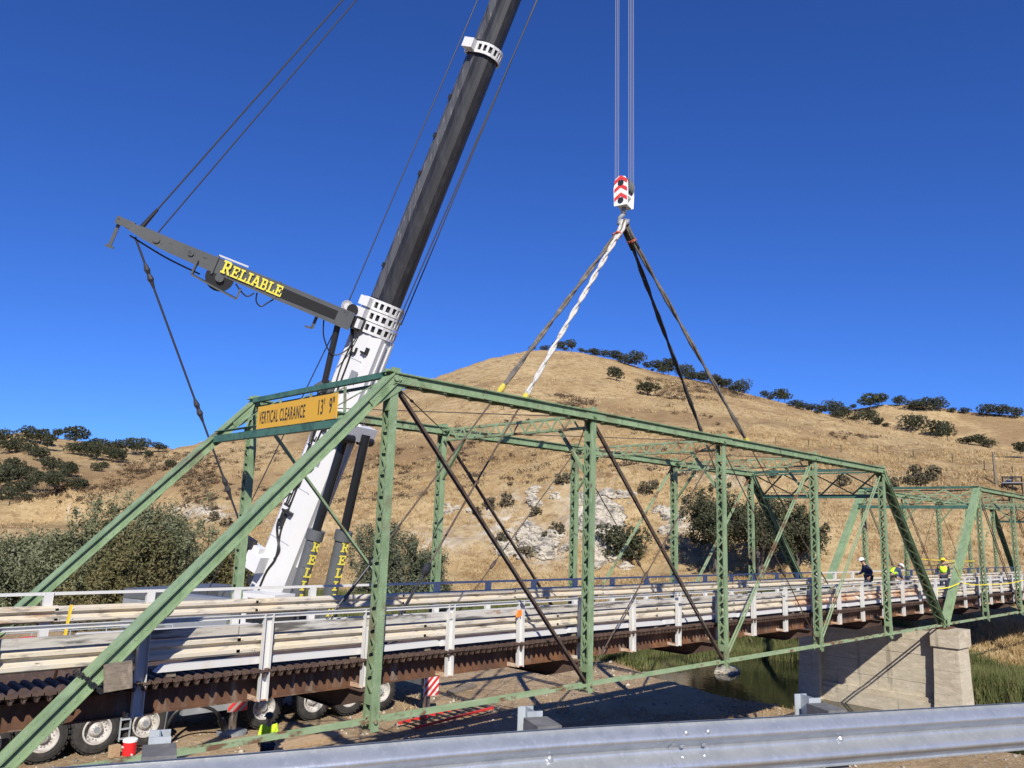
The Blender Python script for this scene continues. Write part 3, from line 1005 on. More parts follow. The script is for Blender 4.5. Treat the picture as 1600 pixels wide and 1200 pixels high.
# clearance sign on the portal
sg = thing('clearance_sign', 'yellow VERTICAL CLEARANCE sign mounted on the portal of the nearer span', 'sign', (4.775, 1.78, 5.44))
mb = MB()
mb.box((4.765, .25, 5.205), (4.785, 3.32, 5.675))
mb.build('sign_board', 'sign', sg)
mb = MB()
for y in (.6, 1.8, 3.0):
    mb.beam((4.79, y, 5.22), (4.79, y, 5.66), .04, .012, (1, 0, 0))
    mb.beam((4.79, y, 5.28), (5.0, y, 5.28), .03, .03)
mb.build('mounting_bracket', 'galv_flat', sg)
mb = MB()
for y in (.30, 3.27):
    for z in (5.24, 5.64):
        mb.dome((4.765, y, z), (-1, 0, 0), .02, .008)
mb.build('bolt', 'galv_flat', sg)

def text_part(txt, size, xscale, origin, ex, ey, m, parent, name, depth=.004, bold=0.0, sp=1.0):
    cu = bpy.data.curves.new(name, 'FONT')
    cu.body = txt
    cu.size = size
    cu.extrude = depth
    cu.offset = bold
    cu.resolution_u = 3
    cu.space_character = sp
    tmp = bpy.data.objects.new('tmp_text', cu)
    COL.objects.link(tmp)
    dg = bpy.context.evaluated_depsgraph_get()
    me = bpy.data.meshes.new_from_object(tmp.evaluated_get(dg))
    bpy.data.objects.remove(tmp)
    ex, ey = V(ex).normalized(), V(ey).normalized()
    ez = ex.cross(ey)
    o0 = V(origin)-root_offset(parent)
    for v in me.vertices:
        c = v.co.copy()
        v.co = o0+ex*(c.x*xscale)+ey*c.y+ez*c.z
    me.name = name
    me.materials.clear()
    me.materials.append(M[m])
    o = bpy.data.objects.new(name, me)
    COL.objects.link(o)
    o.parent = parent
    return o
text_part('VERTICAL CLEARANCE', .36, .44, (4.7645, 3.22, 5.31), (0, -1, 0), (0, 0, 1), 'black', sg, 'lettering', .003, .004, 1.16)
text_part("13'  9\"", .40, .52, (4.7645, .93, 5.32), (0, -1, 0), (0, 0, 1), 'black', sg, 'numerals', .003, .004, 1.1)

# chain round the end post, timber block behind it
ch = MB()
c0 = V((1.06, 0, 1.115))
d_ = V((PL, 0, HT)).normalized()
n_ = V((-d_.z, 0, d_.x))
loop = [c0+V((0, .21, 0))+n_*.17, c0-V((0, .21, 0))+n_*.17, c0-V((0, .235, 0))-n_*.16, c0+V((0, .21, 0))-n_*.17, c0+V((0, .21, 0))+n_*.17]
for a, b in zip(loop[:-1], loop[1:]):
    L = (b-a).length
    nl = max(3, int(L/.055))
    for k in range(nl):
        p = a.lerp(b, (k+.5)/nl)
        ch.obox(p, (b-a).normalized()*.036, d_*(.03 if k % 2 else .012), (b-a).normalized().cross(d_)*(.012 if k % 2 else .03))
tag(ch.build('chain', 'black', None, origin=(1.06, 0, 1.115)), 'black chain wrapped round the near end post of the bridge', 'chain')
tb = MB()
tb.obox((1.37, -.22, 1.19), (.17, -.04, .02), (.03, .10, 0), (-.02, 0, .17))
tag(tb.build('timber_block', 'wood', None, origin=(1.37, -.22, 1.02)), 'grey timber block wedged beside the near end post', 'timber')

# yellow marker post on the deck edge and orange reflector on the rail
mp_ = thing('marker_post', 'yellow and orange marker post standing on the deck by the near end post', 'marker', (.98, 1.22, .9))
b_ = MB()
b_.beam((1.035, 1.23, 1.38), (1.09, 1.24, 2.02), .085, .02, (1, 0, 0))
b_.build('upper_blade', 'yellow', mp_)
b_ = MB()
b_.beam((.98, 1.22, .92), (1.02, 1.228, 1.25), .085, .02, (1, 0, 0))
b_.build('lower_blade', 'orange', mp_)
b_ = MB()
b_.beam((1.02, 1.228, 1.25), (1.035, 1.23, 1.38), .06, .016, (1, 0, 0))
b_.beam((1.09, 1.24, 2.02), (1.094, 1.241, 2.07), .087, .022, (1, 0, 0))
b_.build('collar', 'black', mp_)
rf_ = MB()
rf_.prism([(9.60, .395, 1.50), (9.74, .395, 1.53), (9.74, .395, 1.64), (9.66, .395, 1.65)], (0, -.05, 0))
tag(rf_.build('reflector', 'orange', None, origin=(9.67, .39, 1.56)), 'small orange reflector fixed on the near white railing', 'reflector')

# concrete pier
pier = thing('bridge_pier', 'pale concrete pier carrying both truss spans in the river', 'pier', (34.75, 2.6, -4.4))
def taper(mb, x0, x1, y0, y1, z0, z1, dx, dy):
    mb.quad_strip([[(x0-dx, y0-dy, z0), (x1+dx, y0-dy, z0), (x1+dx, y1+dy, z0), (x0-dx, y1+dy, z0)], [(x0, y0, z1), (x1, y0, z1), (x1, y1, z1), (x0, y1, z1)]])
for ya, yb in ((-.66, .26), (5.3, 6.15)):
    mb = MB()
    for k in range(4):
        z0_, z1_ = -4.6+.935*k, -4.6+.935*(k+1)-.007
        f0, f1 = 1-k/4, 1-(k+1)/4
        e_ = (.0, .007, .002, .009)[k]
        mb.quad_strip([[(34.12-.10*f-e_, ya-.12*f-e_, z_), (35.42+.10*f+e_, ya-.12*f-e_, z_), (35.42+.10*f+e_, yb+.12*f+e_, z_), (34.12-.10*f-e_, yb+.12*f+e_, z_)] for f, z_ in ((f0, z0_), (f1, z1_))])
    cl = mb.build('column', 'concrete', pier)
    mb = MB()
    mb.box((34.03, ya-.10, -.858), (35.51, yb+.10, -.16))
    mb.build('column_cap', 'concrete', cl)
zl_ = [-3.019, -2.46, -1.87, -1.32, -.74, -.30]
for k in range(5):                              # pours of the wall, each a hair off the next
    o = (.0, .014, -.004, .011, .003)[k]
    mb = MB()
    mb.box((34.46-o, .25-.002*k, zl_[k]), (35.08+o, 5.27+.002*k, zl_[k+1]-.006))
    mb.build('wall_pour', 'concrete', pier)
mb = MB()
mb.box((34.22, .30, -4.6), (35.3, 5.2, -3.2))
mb.box((34.32, .30, -3.198), (35.2, 5.2, -3.02))
mb.build('footing', 'concrete', pier)
mb = MB()
for y in (0, WD):
    for x in (34.32, 34.95):
        mb.box((x-.22, y-.26, -.158), (x+.26, y+.26, -.09))
mb.build('bearing_plate', 'rust', pier)
# abutment of the near end, outside the picture
ab = thing('bridge_abutment', 'concrete abutment under the left end of the nearer span', 'abutment', (-1.3, 2.7, -3.6))
mb = MB()
mb.box((-2.6, -.6, -4.2), (-.32, 6.2, -.34))
mb.build('wall_block', 'concrete', ab)

# caution tape at the start of the second span
def tape(pts, label):
    mb = MB()
    P = []
    for a, b in zip(pts[:-1], pts[1:]):
        a, b = V(a), V(b)
        for k in range(8):
            t = k/8
            P.append(a.lerp(b, t)-V((0, 0, .28*t*(1-t))))
    P.append(V(pts[-1]))
    for i, (a, b) in enumerate(zip(P[:-1], P[1:])):
        mb.beam(a, b, .006, .038)
    o = mb.build('caution_tape', 'yellowtape', None, origin=pts[0])
    return tag(o, label, 'tape')
tape([(36.4, -.30, 1.72), (40.5, -.22, 1.55), (46.3, -.22, 1.62), (52, -.22, 1.45), (58, -.22, 1.6)], 'yellow caution tape strung along the near side of the farther span')
tape([(36.35, -.28, 1.85), (36.9, .1, 2.55), (40.5, 3.0, 2.25), (46.3, 5.3, 2.5), (58, 5.3, 2.3)], 'yellow caution tape strung across to the far side of the farther span')
tape([(36.2, -.26, 1.70), (35.3, .34, 1.45), (35.2, .36, 1.15)], 'short loose yellow tape knotted on the railing above the pier')
# ------------------------------------------------------------------ mobile crane
CB = V((12.0, 15.5, FLOOR))
crane = thing('mobile_crane', 'large white and black telescopic mobile crane parked behind the bridge', 'crane', CB)
B0 = V((11.99, 15.54, .89))
BD = V((0.12134216, -0.35992665, 0.92505615))          # along the boom
BS = V((-0.94759839, -0.31946407, 0))                  # to its left side
BB = V((-0.2955222, 0.87658172, 0.37983037))           # its back
BH = V((.31946407, -.94759839, 0))
def bp(d, s=0., b=0.):
    return B0+BD*d+BS*s+BB*b

def boom_profile(w, dep, k=0):
    """half width w, depth dep: flat back with chamfers, rounded belly"""
    hb = dep/2
    p = [(-w*.72, hb), (w*.72, hb), (w, hb*.62), (w, -hb*.25)]
    for t in (25, 50, 75, 90):
        a = math.radians(t)
        p.append((w*math.cos(a), -hb*.25-hb*.75*math.sin(a)))
    for t in (75, 50, 25):
        a = math.radians(t)
        p.append((-w*math.cos(a), -hb*.25-hb*.75*math.sin(a)))
    p += [(-w, -hb*.25), (-w, hb*.62)]
    return p
def boom_sec(mb, d0, d1, w, dep):
    pr = boom_profile(w, dep)
    mb.quad_strip([[bp(d, s, b) for s, b in pr] for d in (d0, d1)])
def white_profile(w, dep):
    hb = dep/2
    return [(-w*.8, hb), (w*.8, hb), (w, hb*.8), (w, -hb*.45), (w*.62, -hb), (-w*.62, -hb), (-w, -hb*.45), (-w, hb*.8)]

DC = 10.67
mb = MB()
mb.quad_strip([[bp(d, s, b) for s, b in white_profile(.60, 1.42)] for d in (-2.2, DC-.64)])
# stiffening ribs along the right of the belly
for s_, b_ in ((-.24, -.735), (.10, -.735), (-.53, -.52), (-.625, -.12)):
    mb.beam(bp(1.2, s_, b_), bp(DC-.75, s_, b_), .10, .07, BB)
base = mb.build('boom_base_section', 'white', crane)
mb = MB()
boom_sec(mb, DC-.6, 21.4, .45, 1.10)
inner = mb.build('boom_inner_section', 'boomgrey', crane)
mb = MB()
boom_sec(mb, 21.2, 35.0, .41, 1.00)
mb.build('boom_top_section', 'boomgrey', crane)
mb = MB()
mb.box((0, 0, 0), (0, 0, 0)) if False else None
mb.obox(bp(35.3, 0, -.2), BS*.45, BB*.8, BD*.5)
for s_ in (-.3, 0, .3):
    mb.lathe(bp(35.6, s_-.04, -1.1), BS, [(0, .38), (.08, .38)], 18)
mb.build('boom_head', 'white', crane)
# grey strips paint the sunlit look onto the back-left edge, plus pin boxes
for d_ in (12.6, 16.2, 17.7, 19.2):
    mb = MB()
    mb.obox(bp(d_, .405, .455), BS*.05, BB*.06, BD*.09)
    mb.build('pin_hole', 'black', inner)
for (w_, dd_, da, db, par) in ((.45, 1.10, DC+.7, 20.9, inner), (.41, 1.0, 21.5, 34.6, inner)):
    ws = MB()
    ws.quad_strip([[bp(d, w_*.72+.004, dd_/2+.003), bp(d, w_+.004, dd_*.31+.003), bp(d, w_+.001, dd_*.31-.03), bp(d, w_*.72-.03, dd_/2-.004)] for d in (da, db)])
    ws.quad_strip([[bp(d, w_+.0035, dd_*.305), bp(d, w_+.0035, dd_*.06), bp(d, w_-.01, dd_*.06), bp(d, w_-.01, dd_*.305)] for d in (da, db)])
    ws.build('lit_strip', 'lit_edge', par)

def collar(d0, hgt, w, dep, m, parent, n_round=2):
    """ring with rectangular openings"""
    pr = white_profile(w, dep)
    pr_r = boom_profile(w, dep)
    ring = pr_r
    mb = MB()
    n = len(ring)
    inn = [(s*.90, b*.92) for s, b in ring]
    def band(a, b_):
        mb.quad_strip([[bp(a, s, b) for s, b in ring], [bp(b_, s, b) for s, b in ring], [bp(b_, s, b) for s, b in inn], [bp(a, s, b) for s, b in inn], [bp(a, s, b) for s, b in ring]], caps=False)
    band(d0, d0+hgt*.24)
    band(d0+hgt*.78, d0+hgt)
    for i in range(n):
        a, b_ = ring[i], ring[(i+1) % n]
        L = math.hypot(b_[0]-a[0], b_[1]-a[1])
        k = max(1, int(L/.24))
        for j in range(k):
            t0, t1 = (j+.0)/k, (j+.42)/k
            if L > .5:
                t0, t1 = j/k, (j+.45)/k
            q = [(a[0]+(b_[0]-a[0])*t, a[1]+(b_[1]-a[1])*t) for t in (t0, t1)]
            q2 = [(x*.9, y*.92) for x, y in q]
            mb.quad_strip([[bp(d0+hgt*.24, *q[0]), bp(d0+hgt*.24, *q[1]), bp(d0+hgt*.24, *q2[1]), bp(d0+hgt*.24, *q2[0])], [bp(d0+hgt*.78, *q[0]), bp(d0+hgt*.78, *q[1]), bp(d0+hgt*.78, *q2[1]), bp(d0+hgt*.78, *q2[0])]])
    o = mb.build('boom_collar', m, parent)
    e = MB()
    pr2 = boom_profile(w*.86, dep*.88)
    e.quad_strip([[bp(d, s, b) for s, b in pr2] for d in (d0+.03, d0+hgt-.03)])
    e.build('collar_core', 'boomgrey', o)
    lug = MB()
    lug.obox(bp(d0+hgt*.5, w+.12, .30), BS*.13, BB*.22, BD*hgt*.42)
    lug.build('lug', m, o)
    return o
for k in range(3):
    collar(DC-.62+k*.43, .405, .68-.022*k, 1.54-.05*k, 'white', crane)
collar(20.95, .42, .56, 1.28, 'white', crane)

# step brackets and fittings on the left face
for d_, b_, in ((9.2, .1), (7.0, .12), (6.2, .05), (4.0, .25), (9.35, -.35)):
    mb = MB()
    mb.obox(bp(d_, .62, b_), BS*.09, BB*.10, BD*.035)
    mb.obox(bp(d_+.10, .60, b_-.10), BS*.07, BB*.035, BD*.12)
    mb.build('boom_bracket', 'black', base)
for d_ in (5.2, 5.75, 8.2):
    mb = MB()
    mb.obox(bp(d_+.6, -.66, -.15), BS*.13, BB*.10, BD*.09)
    mb.build('roller_bracket', 'rust' if d_ == 5.75 else 'white', base)
mb = MB()
mb.lathe(bp(7.6, .62, .62), BS, [(0, .34), (.16, .34), (.16, .2), (.42, .2), (.42, .1), (.6, .1)], 18)
mb.obox(bp(6.9, .66, .62), BS*.12, BB*.22, BD*.42)
mb.build('cable_reel', 'dgrey', base)
for d_ in (1.9, 3.9, 5.5, 7.8, 9.0):
    mb = MB()
    mb.obox(bp(d_, .6005, .12), BS*.002, BB*.50, BD*.012)
    mb.build('weld_seam', 'mgrey', base)
mb = MB()
mb.obox(bp(8.4, .602, -.28), BS*.004, BB*.16, BD*.22)
mb.obox(bp(5.0, .602, -.22), BS*.004, BB*.12, BD*.10)
mb.build('data_plate', 'mgrey', base)
# hoses
def cable(pts, r, name='hose', m='black', parent=None, n=6):
    """smooth tube through points"""
    P = [V(p) for p in pts]
    out = []
    for i in range(len(P)-1):
        p0, p1, p2, p3 = P[max(i-1, 0)], P[i], P[i+1], P[min(i+2, len(P)-1)]
        for k in range(6):
            t = k/6
            out.append(.5*((2*p1)+(p2-p0)*t+(2*p0-5*p1+4*p2-p3)*t*t+(3*p1-p0-3*p2+p3)*t**3))
    out.append(P[-1])
    mb = MB()
    mb.tube(out, r, n)
    return mb.build(name, m, parent, smooth=True)
cable([bp(10.2, .75, .55), bp(9.6, .62, .35), bp(8.6, .60, .40), bp(7.4, .60, .30), bp(6.0, .60, .38), bp(4.6, .60, .30), bp(3.2, .60, .35)], .035, parent=base)
cable([bp(10.0, .80, .45), bp(9.2, .62, .2), bp(8.0, .60, .15), bp(6.6, .60, .12), bp(5.0, .60, .2), bp(3.4, .6, .22), bp(2.2, .60, .18), bp(1.3, .64, -.08), bp(.5, .62, .12), bp(-1.2, .6, .10)], .045, parent=base)
cable([bp(3.1, .62, .2), bp(2.5, .75, .34), bp(2.0, .66, .2), bp(1.6, .66, -.12), bp(1.2, .62, -.02)], .04, parent=base)
mb = MB()
mb.obox(bp(2.95, .66, .12), BS*.10, BB*.20, BD*.06)
mb.obox(bp(2.6, .66, .22), BS*.08, BB*.06, BD*.22)
mb.build('hose_clamp', 'black', base)
# bracket at the foot with the guy rope anchorage
mb = MB()
mb.obox(bp(.85, .80, .55), BS*.26, BB*.34, BD*.30)
mb.obox(bp(1.25, .74, .80), BS*.18, BB*.28, BD*.10)
mb.lathe(bp(.75, .95, .95), BS, [(0, .16), (.2, .16)], 12)
mb.build('anchor_bracket', 'white', base)
mb = MB()
mb.obox(bp(1.35, .9, 1.12), BS*.12, BB*.26, BD*.15)
mb.lathe(bp(1.15, .9, 1.25), BS, [(-.1, .24), (.1, .24)], 12)
mb.obox(bp(.25, 1.02, .35), BS*.05, BB*.08, BD*.14)
mb.build('rope_anchor', 'black', base)

# slab serif letters
def letter(ch):
    R = lambda x0, x1, y0, y1: [(x0, y0), (x1, y0), (x1, y1), (x0, y1)]
    if ch == 'R': return [R(.14, .36, 0, 1), R(0, .48, 0, .15), R(0, .74, .84, 1), R(.64, .86, .52, .93), R(.3, .76, .42, .57), [(.44, .44), (.66, .44), (1.0, 0), (.74, 0)]]
    if ch == 'E': return [R(.14, .37, 0, 1), R(0, .88, .84, 1), R(.3, .66, .42, .58), R(0, .94, 0, .16), R(.74, .88, .66, .9), R(.80, .94, .1, .34), R(.56, .68, .34, .66)]
    if ch == 'L': return [R(.16, .39, 0, 1), R(0, .55, .85, 1), R(0, .94, 0, .16), R(.78, .94, .1, .40)]
    if ch == 'I': return [R(.20, .44, 0, 1), R(.02, .62, .85, 1), R(.02, .62, 0, .15)]
    if ch == 'A': return [[(.06, .08), (.28, .08), (.58, 1), (.36, 1)], [(.72, .08), (.98, .08), (.66, 1), (.44, 1)], R(.25, .8, .28, .42), R(0, .40, 0, .13), R(.62, 1.04, 0, .13), R(.28, .66, .88, 1)]
    if ch == 'B': return [R(.14, .36, 0, 1), R(0, .74, .85, 1), R(.2, .76, .44, .57), R(0, .78, 0, .15), R(.62, .84, .54, .94), R(.68, .90, .08, .50)]
ADV = {'R': 1.06, 'E': 1.02, 'L': .98, 'I': .68, 'A': 1.06, 'B': 1.0}
def letters_on(txt, org, ex, ey, ez, size, aspect, m, parent, step=None, name='letter', big_first=False):
    """one mesh per letter; ex along the line, ey letter height; step stacks the letters instead"""
    org, ex, ey, ez = V(org), V(ex).normalized(), V(ey).normalized(), V(ez).normalized()
    cur = 0.
    for i, c in enumerate(txt):
        mb = MB()
        sz = size*(1.18 if big_first and i == 0 else 1)
        for k, poly in enumerate(letter(c)):
            off = org+(step*i if step is not None else ex*cur)
            mb.prism([off+ex*(x*sz*aspect)+ey*(y*sz) for x, y in poly], ez*(.012+.0012*k))
        mb.build(name, m, parent)
        cur += ADV[c]*sz*aspect
# outlined black lettering on the left face of the white boom
letters_on('RELIABLE', bp(6.95, .601, .52), -BB, BD, BS, .50, .62, 'black', base, step=-BD*.64)

# lifting cylinders
for bot, top, s_ in (((11.72, 13.9, -.35), (12.69, 12.54, 6.55), .0), ((12.98, 13.62, -.35), (13.40, 12.30, 6.55), .0)):
    bot, top = V(bot), V(top)
    d_ = (top-bot).normalized()
    mb = MB()
    pm_ = bot.lerp(top, .47)
    mb.lathe(bot, d_, [(-.9, .255), ((pm_-bot).length, .255)], 20)
    barrel = mb.build('lift_cylinder', 'dgrey', crane, smooth=False)
    mb = MB()
    mb.lathe(pm_, d_, [(-.16, .315), (.20, .315)], 20)
    mb.build('gland_ring', 'dgrey', barrel)
    mb = MB()
    mb.lathe(pm_, d_, [(0, .165), ((top-pm_).length, .165)], 20)
    mb.build('rod', 'blackrod', barrel, smooth=False)
    # stacked letters facing the camera side, bent to the barrel by small flats
    toc = (V((CAM.x, CAM.y, bot.z))-bot).normalized()
    side = d_.cross(toc).normalized()          # right of viewer
    fr = side.cross(d_).normalized()
    side_v = -side if side.dot(rgt) < 0 else side
    fr = fr if fr.dot(toc) > 0 else -fr
    ang = math.radians(38)
    fr2 = fr*math.cos(ang)+side_v*math.sin(ang)
    sv2 = side_v*math.cos(ang)-fr*math.sin(ang)
    letters_on('RELIABLE', pm_-d_*.52+fr2*.246-sv2*.16, sv2, d_, fr2, .34, .95, 'letter_yellow', barrel, step=-d_*.46)
mb = MB()
mb.obox(V((13.05, 12.50, 6.62)), BS*.95, BB*.22, BD*.28)
mb.build('cylinder_mount', 'white', crane)
for s_ in (.55, -.55):
    mb = MB()
    mb.lathe(V((13.05, 12.42, 6.35))+BS*s_, BS, [(-.35, .17), (.35, .17)], 12)
    mb.build('mount_pin', 'black', crane)

# guying arms
def guy_arm(sgn, lettered):
    ca, sa = math.cos(math.radians(41)), math.sin(math.radians(41))
    a = (BS*(ca*sgn)+BB*sa+BD*.022).normalized()
    root = bp(DC-.45, .72*sgn, .32)
    up = (BD-a*BD.dot(a)).normalized()
    n = a.cross(up)
    if n.dot(CAM-root) < 0:
        n = -n
    L = 8.35
    at = lambda t, u=0., w=0.: root+a*(L*t)+up*u+n*w
    mb = MB()
    sects = [(.03, .33, .30), (.36, .31, .28), (.80, .24, .24), (.90, .20, .20), (1.0, .07, .12)]
    rings = []
    for t, hu, hw in sects:
        du = 0 if t < .82 else (t-.82)*.55
        rings.append([at(t, -hu+du, -hw), at(t, hu+du, -hw), at(t, hu+du, hw), at(t, -hu+du, hw)])
    mb.quad_strip(rings)
    for t in (.36, .62):
        mb.obox(at(t), a*.03, up*.335, n*.30)
    mb.obox(at(.98, .12), a*.28, up*.13, n*.16)
    arm = mb.build('guy_arm', 'dgrey', crane)
    mb = MB()
    mb.obox(at(.22, 0, .296), a*1.0, up*.17, n*.004)
    mb.build('patch_panel', 'black', arm)
    mb = MB()
    mb.obox(at(.0, .02), a*.26, up*.24, n*.20)
    mb.lathe(at(.045, .42, .1), n, [(-.05, .20), (.05, .20)], 14)
    mb.build('hinge', 'black', arm)
    mb = MB()
    mb.lathe(at(.07, .46, .0), n, [(-.06, .21), (-.06, .12), (.06, .12), (.06, .21)], 16)
    mb.build('sheave', 'white', arm)
    # winch under the arm in its frame
    w0 = at(.585, -.36)
    mb = MB()
    mb.lathe(w0, n, [(-.25, .46), (-.22, .46), (-.22, .36), (.22, .36), (.22, .46), (.25, .46)], 20)
    wd = mb.build('winch_drum', 'black', arm)
    mb = MB()
    fr_ = [w0-a*.75-up*.45, w0+a*.85-up*.25, w0+a*.85+up*.30, w0-a*.75-up*.05]
    for s_ in (-.3, .3):
        for p, q in ((0, 1), (1, 2), (3, 0)):
            mb.beam(fr_[p]+n*s_, fr_[q]+n*s_, .06, .06, n)
    mb.lathe(w0, n, [(-.34, .14), (.34, .14)], 14)
    mb.build('winch_frame', 'dgrey', arm)
    mb = MB()
    mb.lathe(at(.72, .05, .25), n, [(0, .10), (.04, .10)], 14)
    mb.build('pivot_boss', 'dgrey', arm)
    mb = MB()
    mb.lathe(at(.855, .02, .21), n, [(0, .12), (.05, .12)], 14)
    mb.build('pivot_boss', 'dgrey', arm)
    mb = MB()
    mb.beam(at(1.0, .03), at(1.0, -.80), .10, .12, n)
    mb.beam(at(.985, -.79), at(1.015, -.79), .16, .08, up)
    mb.build('stay_foot', 'dgrey', arm)
    mb = MB()
    mb.beam(at(.17, -.30), at(.17, -.76), .10, .14, n)
    mb.beam(at(.17, -.76), at(.20, -.78), .14, .07, up)
    mb.build('stay_foot', 'dgrey', arm)
    mb = MB()
    mb.beam(at(.50, .37, .1), at(.62, .345, .1), .06, .05, n)
    mb.build('top_rail', 'rail_post', arm)
    if lettered:
        ex = -a
        letters_on('RELIABLE', at(.592, -.17, .302), ex, up, n, .385, .69, 'letter_yellow', arm, name='letter', big_first=True)
    tip_t, tip_b = at(.92, .24), at(.93, -.18)
    rope_mb = MB()
    head = bp(35.0, .3*sgn, .45)
    rope_mb.tube([tip_t, head], .027, 6)
    rope_mb.tube([at(.86, .22, .1), head-BD*.6+BS*.1], .023, 6)
    rope_mb.build('guy_rope', 'cable', crane)
    mb = MB()
    dd = (head-tip_t).normalized()
    mb.tube([tip_t-dd*.05, tip_t+dd*.75], [.08, .05], 8)
    mb.build('rope_socket', 'black', arm)
    anchor = bp(1.3, .95*sgn, 1.15)
    rr = MB()
    rr.tube([tip_b, anchor], .036, 6)
    rr.build('stay_rope', 'cable', crane)
    dd = (anchor-tip_b).normalized()
    LL = (anchor-tip_b).length
    for t in (.115, .54, .80):
        p = tip_b+dd*(LL*t)
        jj = MB()
        jj.tube([p-dd*.42, p-dd*.2, p-dd*.05, p+dd*.12, p+dd*.22, p+dd*.42], [.045, .10, .06, .11, .07, .045], 8)
        jj.build('rope_link', 'cable', crane)
    # raising strut
    mid = at(.075, -.33).lerp(bp(5.9, .62*sgn, .45), .52)
    mb = MB()
    mb.tube([at(.075, -.33), mid], .115, 10)
    st = mb.build('raising_cylinder', 'black', arm)
    mb = MB()
    mb.tube([mid, bp(5.6, .62*sgn, .45)], .06, 8)
    mb.build('rod', 'chrome', st)
    # slack hose loops
    cable([at(.52, -.33, .2), at(.49, -.5, .2), at(.46, -.58, .2), at(.44, -.38, .2)], .025, parent=arm)
    cable([at(.43, -.34, .15), at(.42, -.62, .15), at(.395, -.72, .15), at(.375, -.5, .15), at(.36, -.33, .15)], .025, parent=arm)
    cable([at(.14, -.3, .1), at(.11, -.9, .1), at(.05, -1.35, .1), at(.0, -1.0, .1), at(-.02, -.3, .1)], .025, parent=arm)
    cable([at(.95, -.2), at(.8, -.42), at(.66, -.5)], .03, parent=arm)
guy_arm(1, True)
guy_arm(-1, False)

# hoist rope from the winch, up past the arm hinge to the boom head
mb = MB()
mb.tube([V((10.7, 18.3, .6)), bp(DC+.2, 1.05, .80)], .022, 6)
mb.tube([bp(DC+.2, 1.05, .80), bp(35.0, .1, .8)], .022, 6)
mb.build('winch_rope', 'cable', crane)
for s_, b0_, b1_ in ((-.30, -.74, -1.30), (0, -.80, -1.75)):
    mb = MB()
    mb.tube([bp(DC+.1, s_, b0_), bp(35.0, s_, b1_)], .024, 6)
    mb.build('boom_rope', 'cable', crane)
HK = V((16.22, 2.76, 0))
hns, hxs = V((-.97, -.243, 0)), V((.243, -.97, 0))
mb = MB()
for i in range(2):
    for k in range(4 if i else 3):
        s_ = (-.20+.075*k) if i == 0 else (.02+.075*k)
        b_ = HK+hxs*(-.25 if i == 0 else .25)+hns*((k-(1.5 if i else 1))*.13)
        mb.tube([V((b_.x, b_.y, 14.4)), V((b_.x-.22, b_.y, 33.2))], .0105, 5)
mb.build('hoist_rope', 'cable_light', crane)

# carrier
mb = MB()
mb.box((1.2, 14.2, -2.55), (18.6, 16.7, -1.95))
mb.box((1.2, 13.75, -1.95), (18.6, 17.1, -1.72))
carr = mb.build('carrier_frame', 'dgrey', crane)
for x0, x1, h in ((1.4, 3.6, .5), (8.0, 9.8, .55), (15.0, 18.2, .6)):
    mb = MB()
    mb.box((x0, 13.8, -1.718), (x1, 15.0, -1.718+h))
    mb.build('deck_locker', 'mgrey', carr)
mb = MB()
mb.box((8.3, 13.78, -2.75), (10.3, 14.18, -1.97))
mb.build('side_tank', 'mgrey', carr)
tm, rm = MB(), MB()
tm.lathe((0, 0, 0), (0, 1, 0), [(-.20, .40), (-.215, .50), (-.19, .62), (-.12, .665), (.12, .665), (.19, .62), (.215, .50), (.20, .40)], 32, False)
for k in range(28):
    t = 2*math.pi*k/28
    for sy, ph in ((-1, 0), (1, .11)):
        c, s_ = math.cos(t+ph), math.sin(t+ph)
        tm.obox((c*.672, sy*.085, s_*.672), (c*.014, 0, s_*.014), (-s_*.045, .0, c*.045), (0, .085, 0))
tme = tm.mesh('tyre')
tme.materials.append(M['rubber'])
rm.lathe((0, 0, 0), (0, 1, 0), [(-.205, .405), (-.222, .395), (-.222, .36), (-.06, .325), (-.02, .215), (-.13, .165), (-.17, .12), (-.175, .004)], 28, False)
rme = rm.mesh('rim')
rme.materials.append(M['rim'])
hm = MB()
for k in range(10):
    t = 2*math.pi*k/10
    hm.dome((math.cos(t)*.268, -.048, math.sin(t)*.268), (0, -1, 0), .028, .035)
    hm.dome((math.cos(t)*.13, -.172, math.sin(t)*.13), (0, -1, 0), .014, .02)
hme = hm.mesh('wheel_nuts')
hme.materials.append(M['mgrey'])
hb2 = MB()
hb2.lathe((0, 0, 0), (0, 1, 0), [(-.178, .01), (-.182, .085), (-.15, .10), (-.10, .16), (-.10, .01)], 16)
for k in range(10):
    t = 2*math.pi*(k+.5)/10
    hb2.lathe((math.cos(t)*.30, -.062, math.sin(t)*.30), (0, 1, 0), [(-.004, .028), (.0, .028)], 8)
hbme = hb2.mesh('hub')
hbme.materials.append(M['mgrey'])
for x in (3.0, 4.42, 5.82, 7.2, 11.05, 12.95, 14.4, 15.8):
    for y, rz in ((13.95, 0), (16.85, math.pi)):
        w = inst('wheel', tme, V((x, y, -2.82))-CB, crane, (0, random.uniform(0, 3), rz))
        inst('rim', rme, (0, 0, 0), w)
        inst('wheel_nuts', hme, (0, 0, 0), w)
        inst('hub', hbme, (0, 0, 0), w)
# mud guards / steps
mb = MB()
for k in range(4):
    mb.box((6.42, 13.62, -3.15+k*.27), (6.72, 13.70, -3.11+k*.27))
for x in (6.42, 6.70):
    mb.box((x-.02, 13.64, -3.2), (x+.02, 13.68, -1.9))
mb.build('access_ladder', 'galv_flat', carr)
